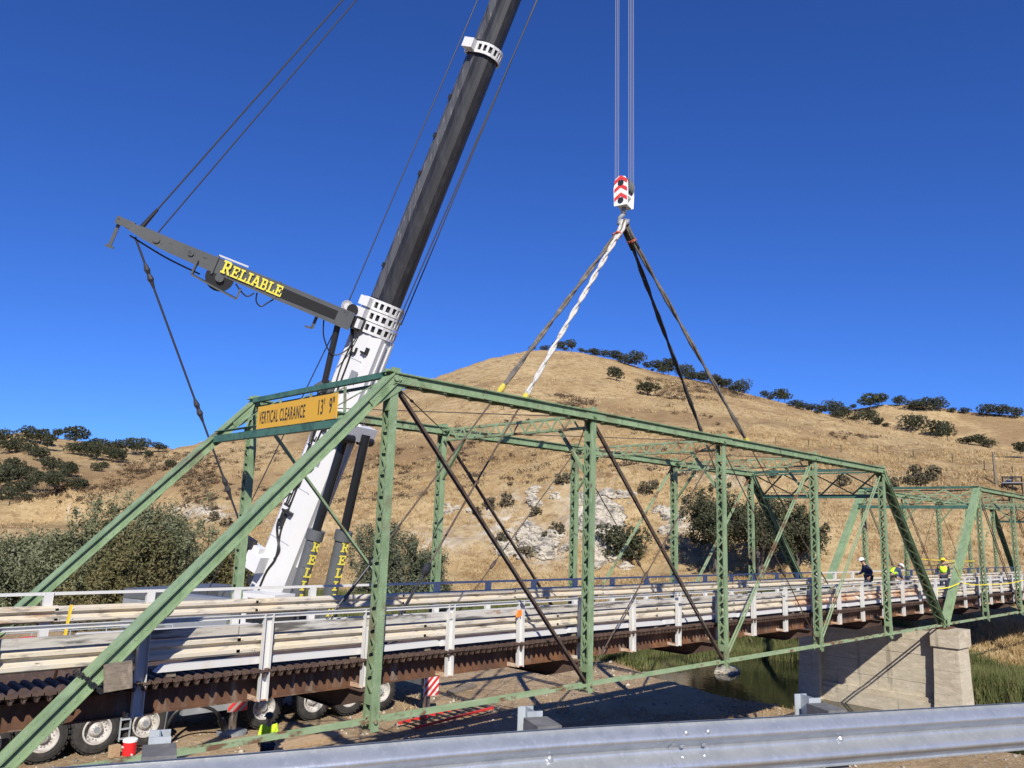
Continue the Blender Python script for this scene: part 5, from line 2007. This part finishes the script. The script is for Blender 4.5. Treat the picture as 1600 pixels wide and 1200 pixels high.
# ------------------------------------------------------------------ vegetation
def leaf_faces(centres, size, rng, flat=.0, aspect=1.0, upbias=0.0):
    """one bent quad per centre, randomly turned"""
    n = len(centres)
    nrm = rng.normal(size=(n, 3))
    nrm[:, 2] += upbias
    nrm /= np.linalg.norm(nrm, axis=1)[:, None]
    t = rng.normal(size=(n, 3))
    a = np.cross(nrm, t)
    a /= np.linalg.norm(a, axis=1)[:, None]
    b = np.cross(nrm, a)
    s = size*rng.uniform(.55, 1.25, (n, 1))
    v = np.stack([centres-a*s*aspect, centres-b*s*.55+nrm*s*.15, centres+a*s*aspect, centres+b*s*.55+nrm*s*.15], 1).reshape(-1, 3)
    f = np.arange(n*4).reshape(-1, 4)
    return v, f

def crown_points(n, lobes, rng, shell=.55, hole=.0, rough=.22):
    """points through a set of ellipsoid lobes (cx,cy,cz,rx,ry,rz), denser near their skins, in clumps"""
    L = np.array(lobes)
    w = (L[:, 3]*L[:, 4]*L[:, 5])**(2/3)
    k = rng.choice(len(L), n, p=w/w.sum())
    d = rng.normal(size=(n, 3))
    d /= np.linalg.norm(d, axis=1)[:, None]
    rad = rng.uniform(shell, 1.0, n)**.6
    bump = 1+rough*np.sin(d[:, 0]*7+k*1.3)*np.cos(d[:, 1]*6+k)*np.sin(d[:, 2]*8+k*2.1)+rng.normal(0, .06, n)
    p = L[k, :3]+d*L[k, 3:]*(rad*bump)[:, None]
    # clumping: pull towards sparse clump centres
    nc = max(12, n//26)
    c = p[rng.choice(n, nc, replace=False)]
    idx = rng.integers(0, nc, n)
    d2 = ((p[:, None, :]-c[None, :, :])**2).sum(-1) if n*nc < 4e6 else None
    if d2 is None:                              # big thicket: sprays of leaves round twig ends
        nc = n//70
        c = p[rng.choice(n, nc, replace=False)]
        idx = rng.integers(0, nc, n)
        sg = rng.uniform(.16, .42, nc)[idx]
        p = c[idx]+rng.normal(size=(n, 3))*sg[:, None]*np.array([.8, .8, 1.15])
    else:
        idx = d2.argmin(1)
        p = p*.62+c[idx]*.38
    return p

def trunk_mb(h, r, limbs, rng, base=0.0):
    mb = MB()
    top = V((rng.normal()*.08*h, rng.normal()*.08*h, h))
    mb.tube([(0, 0, base-.4), (0, 0, base), V((0, 0, base)).lerp(top, .5)+V((rng.normal()*.05*h, rng.normal()*.05*h, 0)), top], [r*1.35, r, r*.8, r*.55], 7)
    for l in limbs:
        e = V(l)
        s = V((0, 0, base)).lerp(top, rng.uniform(.45, .95))
        m_ = s.lerp(e, .5)+V((rng.normal()*.1, rng.normal()*.1, .18*h*.3))
        mb.tube([s, m_, e], [r*.5, r*.34, r*.12], 5)
    return mb

def make_tree_meshes(name, nvar, height_, width, n, leaf, m, seed, trunk_h=.35, low=False, aspect=1.0, nl=9, tall=False):
    out = []
    for v in range(nvar):
        rng = np.random.default_rng(seed+v)
        lobes = []
        for i in range(nl):
            a = rng.uniform(0, 2*math.pi)
            q = rng.uniform(.15, .68)*width/2
            zc = rng.uniform(.42 if not low else .2, .80)*height_
            rr = rng.uniform(.20, .34)*width
            rz = rr*rng.uniform(.55, .85) if not tall else rr*rng.uniform(.9, 1.5)
            lobes.append((q*math.cos(a), q*math.sin(a), min(zc, height_-rz*.9), rr, rr, rz))
        lobes.append((0, 0, height_*.66, width*.30, width*.30, height_*.30))
        if low:
            for i in range(5):
                a = rng.uniform(0, 2*math.pi)
                lobes.append((math.cos(a)*width*.3, math.sin(a)*width*.3, height_*.16, width*.22, width*.22, height_*.17))
        p = crown_points(n, lobes, rng)
        p[:, 2] = np.maximum(p[:, 2], .05*height_)
        vv, ff = leaf_faces(p, leaf, rng, aspect=aspect, upbias=.3)
        me = np_mesh(name+'_crown', vv, ff, m, 4)
        limbs = [(l[0]*.9, l[1]*.9, l[2]) for l in lobes[:6]]
        tm_ = trunk_mb(height_*trunk_h, max(.10, height_*.028), limbs, rng)
        t_me = tm_.mesh(name+'_trunk')
        t_me.materials.append(M['bark'])
        out.append((me, t_me))
    return out

OAKS = make_tree_meshes('oak', 6, 6.4, 8.6, 2600, .27, 'oak', 100, nl=10)
OAKS += make_tree_meshes('oak', 2, 6.8, 8.0, 1900, .27, 'oak', 140, nl=5, trunk_h=.5)+make_tree_meshes('oak', 2, 5.6, 9.2, 2600, .25, 'oak', 160, nl=15, trunk_h=.3)
BUSHES = make_tree_meshes('scrub', 4, 1.5, 2.2, 420, .17, 'scrub_grey', 300, trunk_h=.3, low=True, nl=7)

def plant(kind, variants, pos, label, cat, group, width, base_w, hscale=1.0, idx=0, m=None, crown='crown'):
    t = thing(kind, label, cat, pos, group)
    me, tme_ = variants[idx % len(variants)]
    s = width/base_w
    rz = random.uniform(0, 6.28)
    t.rotation_euler = (0, 0, rz)
    t.scale = (s*random.uniform(.85, 1.15), s, s*hscale)
    inst(crown, me, (0, 0, 0), t)
    inst('trunk', tme_, (0, 0, 0), t)
    return t

RIDGE = [(44.72, 13.03, 0.65), (43.72, 13.05, 0.83), (42.63, 13.03, 1.02), (41.83, 13.0, 1.02), (41.12, 12.92, 0.74), (40.27, 12.84, 0.83), (39.47, 12.71, 0.93), (38.67, 12.44, 1.11), (37.97, 12.07, 1.2), (37.18, 11.85, 1.2), (36.26, 11.85, 0.83), (35.52, 11.48, 1.2), (34.75, 11.3, 1.2), (33.57, 11.11, 1.11), (32.9, 10.92, 1.11), (32.28, 10.69, 1.11), (31.53, 10.46, 1.02), (30.74, 10.27, 1.02), (29.65, 9.81, 1.39), (28.15, 9.61, 0.83), (27.23, 9.33, 1.3), (26.15, 8.95, 1.02), (25.66, 8.77, 0.93), (25.13, 8.63, 0.83), (24.48, 8.49, 0.83), (23.76, 8.3, 1.2), (23.09, 8.07, 1.02), (22.27, 7.88, 1.2), (21.57, 7.74, 1.02), (20.92, 7.64, 0.74)]
LONE = [(38.51, 10.74, 1.48), (36.25, 9.75, 1.95)]
RIGHTT = [(22.5, 8.86, 0.46), (21.45, 8.58, 1.48), (20.74, 8.85, 1.39), (19.71, 8.81, 0.74), (19.01, 8.58, 1.11), (18.13, 8.42, 1.02), (17.33, 8.39, 1.11), (16.69, 8.28, 0.83), (15.98, 8.17, 0.56), (14.64, 7.99, 1.11), (14.0, 7.89, 1.02), (13.33, 7.82, 1.3)]
MIDT = [(18.97, 7.26, 1.85), (17.64, 6.81, 1.3), (17.07, 6.64, 1.2), (15.96, 6.21, 1.39), (15.41, 6.08, 1.3), (14.88, 5.87, 1.11), (13.18, 5.63, 1.39)]
LEFTT = [(78.74, 4.2, 1.85), (78.34, 3.65, 1.57), (77.54, 4.46, 1.48), (76.73, 4.29, 1.67), (76.35, 4.0, 1.39), (75.84, 4.77, 0.93), (74.91, 4.36, 1.95), (74.92, 3.87, 1.39), (73.75, 4.37, 1.39), (74.12, 3.77, 1.39), (73.62, 3.56, 1.57), (73.22, 4.17, 1.3), (72.84, 3.78, 1.39), (72.33, 4.23, 1.39), (72.16, 3.67, 1.3), (71.63, 4.03, 1.3), (71.11, 4.15, 1.2), (70.67, 3.93, 1.11), (70.06, 4.35, 1.2), (76.74, 3.26, 2.04), (77.33, 3.61, 1.2), (78.0, 2.5, 1.85), (77.52, 2.18, 1.57), (76.03, 2.51, 1.85), (76.47, 3.04, 1.39), (74.91, 2.91, 1.11), (75.14, 2.41, 1.3), (77.2, 2.28, 1.3), (76.0, 1.72, 1.67), (75.32, 2.16, 1.11), (74.51, 1.57, 1.85), (78.25, 1.33, 2.13), (78.62, 1.96, 1.67), (77.45, 1.1, 2.32), (76.88, 1.36, 1.57), (75.66, 0.95, 2.32), (77.96, 0.34, 1.57), (77.12, 0.53, 0.93), (72.43, 3.48, 1.3), (73.54, 2.88, 1.2), (73.13, 3.11, 1.02), (69.21, 3.36, 1.2), (77.95, 3.95, 1.3), (74.06, 4.18, 1.3)]

def oaks(tab, labels, group, rmin, hs, down=.12, cap=None):
    for i, (az, el, wd) in enumerate(tab):
        p, r = hit(az, el-down, rmin)
        w = 2*r*math.tan(math.radians(wd)/2)*(cap or 1.12)*random.uniform(.72, 1.22)
        lab = labels(i, az, wd) if callable(labels) else labels
        plant('oak_tree', OAKS, p-V((0, 0, .3)), lab, 'tree', group, w, 8.6, hs*random.uniform(.72, 1.25), i*5+int(az))
def rl(i, az, wd):
    if i == 0: return 'small dark oak at the left end of the row on the main hill crest'
    if i == 29: return 'small dark oak at the right, lower end of the row on the main hill ridge'
    if i < 6: return 'small dark oak in the row along the very top of the main hill'
    if i == 9: return 'dark oak with visible pale trunk, biggest on the crest just right of the hilltop'
    if i == 18: return 'round dark oak standing on the skyline right of the rightmost sling'
    if az > 30: return 'dark oak in the dense row down the right shoulder of the main hill'
    return 'small dark oak strung along the long descending ridge right of the slings'
RIDGE += [(a-.36, e-.06-.10*(i % 2), w*(.5+.13*(i % 4))) for i, (a, e, w) in enumerate(RIDGE[2:]) if i % 3 != 1]
oaks(RIDGE, rl, 'oaks along the ridge of the main hill', 150, .95, .10, 1.16)
for i, (az, el, wd) in enumerate(LONE):
    p, r = hit(az, el, 150)
    w = 2*r*math.tan(math.radians(wd)/2)*1.05
    plant('oak_tree', OAKS, p-V((0, 0, .2)), ['lone round dark oak on the open slope below the hill crest', 'lone wide dark oak standing lower and right of the other lone oak'][i], 'tree', 'lone oaks on the slope', w, 8.6, 1.0 if i == 0 else .72, 2+i)
oaks(RIGHTT, lambda i, az, wd: {0: 'tiny dark oak left of the others on the far right hilltop', 1: 'wide dark oak, larger of the pair at the top of the far right hill', 2: 'tall dark oak right of the wide one on top of the far right hill', 11: 'dark oak at the far right end of the distant skyline'}.get(i, 'small dark oak in the row along the far right skyline'), 'oaks on the far right hill', 330, .95, .10)
oaks(MIDT, lambda i, az, wd: {0: 'wide dark oak on the saddle between the two right hills, leftmost of its row', 6: 'dark oak at the right edge of the picture below the skyline'}.get(i, 'dark oak in the sloping row below the far right hill'), 'oaks on the saddle at right', 280, .85, .10)
def ll(i, az, wd):
    el = LEFTT[i][1]
    if i == 6: return 'broad dark oak, highest crown on the skyline of the far left hill'
    if i == 18: return 'dark oak at the right end of the far left skyline, above the brown scrub'
    if i == 35: return 'wide low dark oak alone on the golden foot of the far left hill'
    if i == 30: return 'round dark oak standing right of the lower oak grove on the far left hill'
    if i == 41: return 'dark oak by itself on the brown scrub slope right of the far left grove'
    if i == 19: return 'broad dark oak amid the golden clearing on the far left hill'
    if el < .6: return 'small dark oak at the very foot of the far left hill, by the picture edge'
    if el > 4.0: return 'dark oak in the row along the far left skyline'
    if az < 74.6: return 'dark oak in the dense stand below the far left skyline'
    if az > 77: return 'dark oak in the dense grove against the left edge of the picture'
    return 'dark oak among the scattered oaks halfway down the far left hillside'
oaks(LEFTT, ll, 'oaks on the far left hillside', 186, .95, .15, .92)

# grey brown shrubs on the slopes
SHRUB = [(18.97, 4.38, 1.2), (17.82, 4.18, 1.48), (20.53, 3.72, 1.11), (19.48, 3.89, 1.02), (18.67, 3.82, 1.2), (27.57, 4.26, 0.93), (23.29, 3.87, 1.02), (39.68, 1.41, 1.2), (43.27, -0.5, 1.02), (42.51, -0.12, 1.39), (44.09, 1.27, 0.93), (44.73, -1.8, 1.39), (46.44, -0.83, 1.2), (41.32, 3.85, 1.02), (42.23, 3.5, 1.2), (35.88, 3.31, 1.11), (36.32, 2.85, 1.39), (46.31, 1.83, 1.39), (47.45, 1.61, 1.2), (48.34, 1.12, 1.02), (66.2, .1, .9), (65.3, -.3, 1.0), (59.8, .3, .9), (61.5, -.9, 1.0)]
for i, (az, el, wd) in enumerate(SHRUB):
    p, r = hit(az, el-.25)
    w = 2*r*math.tan(math.radians(wd)/2)*1.1
    lab = ('round grey brown shrub on the dry slope, left of the pair above the farther span' if i == 0 else 'round grey brown shrub on the dry slope, right of the pair above the farther span' if i == 1
           else 'low grey brown shrub below the pair of round shrubs' if i < 5 else 'low grey brown shrub among the dry grass and pale rocks of the lower slope')
    plant('shrub', BUSHES, p-V((0, 0, .1)), lab, 'shrub', 'shrubs on the dry slope', w, 2.2, 1.0, i)
# dark overhanging bushes on the rock face
DB = make_tree_meshes('dark_bush', 1, 4.4, 5.6, 5200, .17, 'oak_near', 410, low=True, nl=9)
p, r = hit(37.9, -1.6)
plant('bush', DB, p-V((0, 0, .4)), 'dark bush growing at the foot of the pale rock face', 'bush', None, 5.4, 5.6, .95, 0)

# big willows by the river at left, an olive bush, and the live oaks behind the right end posts
WIL = [(75.8, 63, 7.0, 5.7, 'willow', 'large grey green willow thicket, leftmost one, behind the left railing'),
       (73.0, 60, 6.6, 8.4, 'willow', 'tall grey green willow with pointed top behind the far left end post'),
       (71.3, 56, 6.2, 6.6, 'willow_ochre', 'ochre tinged willow low in front of the grey green willows'),
       (69.5, 60, 8.2, 8.0, 'willow', 'large grey green willow between the two left end posts'),
       (69.2, 66, 6.0, 7.6, 'olive', 'dark olive willow right of the large grey green one'),
       (78.5, 60, 7.5, 5.2, 'willow', 'grey green willow cut off by the left edge of the picture'),
       (65.3, 62, 6.2, 4.6, 'willow_ochre', 'small ochre willow behind the foot of the white crane boom'),
       (54.6, 76, 6.4, 7.2, 'olive', 'round olive green bush behind the two lift cylinders of the crane'),
       (51.6, 78, 4.6, 4.9, 'olive', 'smaller olive green bush right of the lift cylinders'),
       (31.6, 84, 7.4, 9.8, 'oak_near', 'dark live oak on the river bank left of the tall one behind the bridge'),
       (28.6, 82, 8.6, 8.4, 'oak_near', 'dark live oak with bare pale limbs behind the fourth near bridge post'),
       (26.3, 85, 6.4, 7.0, 'oak_near', 'smaller dark live oak, rightmost of the three on the river bank')]
for i, (az, r, w, h, m, lab) in enumerate(WIL):
    p = polar(az, r)
    il = m != 'oak_near'
    vs = make_tree_meshes('river_tree', 1, h, w, 26000 if il else 12000, .085 if il else .14, m, 500+7*i, trunk_h=.3 if il else .34, low=il, aspect=1.7 if il else 1.0, nl=13, tall=il)
    me, tme_ = vs[0]
    t = thing('willow_tree' if m.startswith('willow') else ('bush' if m == 'olive' else 'oak_tree'), lab, 'tree' if m != 'olive' else 'bush', p-V((0, 0, .2)))
    inst('crown', me, (0, 0, 0), t)
    inst('trunk', tme_, (0, 0, 0), t)

# dry grass tufts, reeds, dark scrub patches: nobody could count these
def blades(pos, hgt, wid, nb, rng, lean=.35, spread=.12):
    n = len(pos)
    P = np.repeat(pos, nb, 0)
    k = len(P)
    H = np.repeat(hgt, nb)*rng.uniform(.6, 1.2, k)
    a = rng.uniform(0, 2*math.pi, k)
    off = rng.normal(0, 1, (k, 2))*np.repeat(spread*np.ones(n), nb)[:, None]
    B = P.copy()
    B[:, :2] += off
    B[:, 2] -= .05
    ln = rng.normal(0, lean, (k, 2))*H[:, None]
    w = np.repeat(wid*np.ones(n), nb)
    dx, dy = np.cos(a)*w, np.sin(a)*w
    v0 = B+np.stack([-dx, -dy, 0*dx], 1)
    v1 = B+np.stack([dx, dy, 0*dx], 1)
    v2 = B+np.stack([ln[:, 0], ln[:, 1], H], 1)
    return np.stack([v0, v1, v2], 1).reshape(-1, 3), np.arange(k*3).reshape(-1, 3)
def stuff(name, v, f, m, k=3):
    me = np_mesh(name, v, f, m, k)
    o = bpy.data.objects.new(name, me)
    COL.objects.link(o)
    o['kind'] = 'stuff'
    return o
def scatter_polar(n, az0, az1, r0, r1, rng):
    az = np.radians(rng.uniform(az0, az1, n))
    r = np.sqrt(rng.uniform(r0*r0, r1*r1, n))
    x, y = CAM.x+r*np.cos(az), CAM.y+r*np.sin(az)
    return np.stack([x, y, height(x, y)], 1), r, np.degrees(az)
rng = np.random.default_rng(5)
P_, R__, A_ = scatter_polar(30000, 10, 70, 78, 150, rng)
keep = vnoise(P_[:, 0], P_[:, 1], 6, 77) > .36
P_ = P_[keep]
v, f = blades(P_, .42*np.ones(len(P_)), .045, 6, rng, .5, .22)
stuff('dry_grass', v, f, 'drygrass')
P_, R__, A_ = scatter_polar(12000, 9, 80, 150, 330, rng)
keep = vnoise(P_[:, 0], P_[:, 1], 9, 78) > .42
P_ = P_[keep]
v, f = blades(P_, .5*np.ones(len(P_)), .10, 4, rng, .6, .4)
stuff('hill_grass', v, f, 'drygrass')
# reeds round the pond and along the far bank
RE = []
for az0, az1, r0, r1, n, h in [(24.5, 42, 50, 62, 7200, 1.25), (33, 44, 47, 52, 1500, .9), (44, 62, 60, 78, 7000, .9), (33.5, 46, 45, 58, 6000, .95), (26, 32, 51, 58, 3000, 1.2), (12.5, 19.0, 40, 51, 5200, 1.05), (20, 25.5, 50, 60, 2200, 1.0), (19, 27, 44, 52, 1200, .9)]:
    P_, R__, A_ = scatter_polar(n, az0, az1, r0, r1, rng)
    ok0 = slice(None)
    ok = (vnoise(P_[:, 0], P_[:, 1], 3.2, 31) > .30) & (P_[:, 2] > -4.6)
    xc = 34.3+np.clip(P_[:, 1]-2, 0, 6)*.58+np.clip(P_[:, 1]-8, 0, 40)*.35-np.clip(-P_[:, 1], 0, 60)*.10
    ok &= (np.abs(P_[:, 0]-xc) > (4.6+np.clip(P_[:, 1]-2, 0, 6)*.67)*.68) | (P_[:, 1] > 13.5) | (P_[:, 2] > -3.9) | (R__[ok0] > 52)
    P_ = P_[ok]
    hh = h*(.6+.8*vnoise(P_[:, 0], P_[:, 1], 2.1, 33))
    v, f = blades(P_, hh, .035, 6, rng, .22, .16)
    RE.append((v, f))
off = 0
vs_, fs_ = [], []
for v, f in RE:
    vs_.append(v)
    fs_.append(f+off)
    off += len(v)
stuff('reeds', np.concatenate(vs_), np.concatenate(fs_), 'reed')
# dark low scrub clumps drawn across the dry slopes
SC = []
for az0, az1, el0, el1, n, slope in [(66, 79, .5, 3.0, 620, .0), (66, 73, 2.6, 4.2, 180, 0), (30, 41, 9.4, 10.9, 420, .18), (40, 46, 8.6, 10.3, 260, .3), (14, 24, 6.6, 8.3, 160, 0), (28, 36, 9.2, 10.4, 120, 0), (52, 66, .8, 5.5, 170, 0), (30, 50, 2.2, 9, 120, 0)]:
    for i in range(n):
        az = random.uniform(az0, az1)
        el = random.uniform(el0, el1)
        SC.append((az, el))
cp = []
azg = np.array([c[0] for c in SC])
elg = np.array([c[1] for c in SC])
rs = np.arange(110, 430, 2.)
ang = np.radians(azg)[:, None]
XX, YY = CAM.x+rs[None]*np.cos(ang), CAM.y+rs[None]*np.sin(ang)
ZZ = height(XX, YY)
EE = np.degrees(np.arctan2(ZZ-CAM.z, rs[None]))
okm = EE >= elg[:, None]
fi = okm.argmax(1)
has = okm.any(1)
cx, cy, cz_ = XX[np.arange(len(azg)), fi], YY[np.arange(len(azg)), fi], ZZ[np.arange(len(azg)), fi]
kp = has & (vnoise(cx, cy, 26, 55)*.7+vnoise(cx, cy, 8, 56)*.3 > .47)
cx, cy, cz_ = cx[kp], cy[kp], cz_[kp]
nl_ = 34
sz = rng.uniform(.35, 1.0, len(cx))*np.clip(np.hypot(cx-CAM.x, cy-CAM.y)/230, .7, 1.3)
ctr = np.repeat(np.stack([cx, cy, cz_], 1), nl_, 0)+rng.normal(0, 1, (len(cx)*nl_, 3))*np.repeat(sz, nl_)[:, None]*np.array([.95, .95, .38])
ctr[:, 2] += .25
v, f = leaf_faces(ctr, .20, rng)
stuff('hill_scrub', v, f, 'scrub', 4)

# stones and weeds of the working pad
ns = 5200
az_ = np.radians(rng.uniform(12, 82, ns))
r_ = np.sqrt(rng.uniform(15**2, 48**2, ns))
x_, y_ = CAM.x+r_*np.cos(az_), CAM.y+r_*np.sin(az_)
z_ = height(x_, y_)
ok = (z_ > -3.78) & (z_ < -2.6)
x_, y_, z_ = x_[ok], y_[ok], z_[ok]
s_ = .035+.11*rng.uniform(0, 1, len(x_))**5
oct_ = np.array([(1, 0, 0), (0, 1, 0), (-1, 0, 0), (0, -1, 0), (0, 0, .7), (0, 0, -.7)])
vv = (oct_[None]*rng.uniform(.6, 1.3, (len(x_), 6, 1))+rng.normal(0, .12, (len(x_), 6, 3)))*s_[:, None, None]+np.stack([x_, y_, z_], 1)[:, None]
fo = np.array([(0, 1, 4), (1, 2, 4), (2, 3, 4), (3, 0, 4), (1, 0, 5), (2, 1, 5), (3, 2, 5), (0, 3, 5)])
ff = (np.arange(len(x_))[:, None, None]*6+fo[None]).reshape(-1, 3)
stuff('pad_stones', vv.reshape(-1, 3), ff, 'rock')
P_, R__, A_ = scatter_polar(2600, 10, 60, 20, 56, rng)
okw = (vnoise(P_[:, 0], P_[:, 1], 4.5, 91) > .64) & (P_[:, 2] > -3.8) & (P_[:, 2] < -2.4)
v, f = blades(P_[okw], .22*np.ones(okw.sum()), .02, 7, rng, .5, .14)
stuff('pad_weeds', v, f, 'drygrass')
P_, R__, A_ = scatter_polar(5200, 8, 30, 45, 76, rng)
okw = (vnoise(P_[:, 0], P_[:, 1], 4.0, 93) > .38) & (P_[:, 2] > -3.45)
v, f = blades(P_[okw], .45*np.ones(okw.sum()), .03, 6, rng, .45, .18)
stuff('bank_grass', v, f, 'drygrass')
# limestone outcrops on the river bluff: each a thing, its blocks parts
def rock_mesh(seed):
    r = np.random.default_rng(seed)
    import bmesh
    bm = bmesh.new()
    bmesh.ops.create_icosphere(bm, subdivisions=4, radius=1)
    planes = r.normal(size=(14, 3))
    planes /= np.linalg.norm(planes, axis=1)[:, None]
    hs_ = r.uniform(.5, .88, 14)
    co_ = np.array([v.co[:] for v in bm.verts])
    for n_, h_ in zip(planes, hs_):
        dd = co_@n_
        co_ = co_-np.clip(dd-h_, 0, 9)[:, None]*n_*.95
    sx_ = seed*17.3
    st = vnoise(co_[:, 2]*9+sx_, co_[:, 0]*1.5, 1.0, 61)-.5            # bedding
    cr = np.abs(vnoise(co_[:, 0]*3+sx_, co_[:, 1]*3+co_[:, 2]*2, 1.0, 62)-.5)  # joints
    fi_ = vnoise(co_[:, 0]*8+sx_, co_[:, 2]*8+co_[:, 1]*5, 1.0, 63)-.5
    k_ = 1+.16*st-.20*np.exp(-(cr/.05)**2)+.09*fi_+r.normal(0, .012, len(co_))
    co_ = co_*k_[:, None]
    for v, q in zip(bm.verts, co_):
        v.co = Vector(q)
    me = bpy.data.meshes.new('rock')
    bm.to_mesh(me)
    bm.free()
    me.materials.append(M['rock'])
    return me
ROCKS = [rock_mesh(i) for i in range(7)]
OUT = [(39.4, .1, 1.15, 2.9, 60, 'tall pale grey limestone outcrop right behind the second near bridge post'),
       (43.7, -1.0, 1.6, .95, 36, 'broad pale limestone ledge low on the bluff, left of the tall outcrop'),
       (44.2, 2.0, .55, .8, 9, 'small grey stacked rock high on the bluff, left one of two'),
       (42.8, 2.5, .5, .5, 7, 'small grey stacked rock high on the bluff, right one of two'),
       (46.1, -1.2, .9, .8, 12, 'pale broken rock patch at the left end of the bluff ledge'),
       (34.6, 1.2, .9, .9, 12, 'pale weathered rocks right of the dark bush on the bluff'),
       (33.8, 4.2, 1.0, .35, 9, 'thin line of pale rocks along the top of the bluff'),
       (50.2, 1.2, 1.3, .3, 10, 'low pale rocks among grass above the olive bush'),
       (38.0, 2.6, .9, .45, 10, 'grey cap rocks on top of the tall limestone outcrop'),
       (66.7, .45, 1.5, .30, 14, 'white chalky rock scar behind the large willows')]
for i, (az, el, sa, se, n, lab) in enumerate(OUT):
    base, r0 = hit(az, el-se*.5)
    t = thing('rock_outcrop', lab, 'rock', base, 'limestone outcrops on the bluff')
    rr = random.Random(40+i)
    for k in range(n):
        a, e = az+rr.gauss(0, sa*.50), el+rr.gauss(0, se*.50)
        p, r = hit(a, e)
        s = r/110*rr.uniform(.5, 1.3)*(1.9 if i == 0 else 1.65 if i == 1 else 1.0 if se > .6 else .6)
        o = inst('rock', ROCKS[rr.randrange(7)], p-base-V((0, 0, .15*s)), t, (rr.uniform(-.35, .35), rr.uniform(-.35, .35), rr.uniform(0, 6.28)), (s*1.15, s*1.05, s*.85))
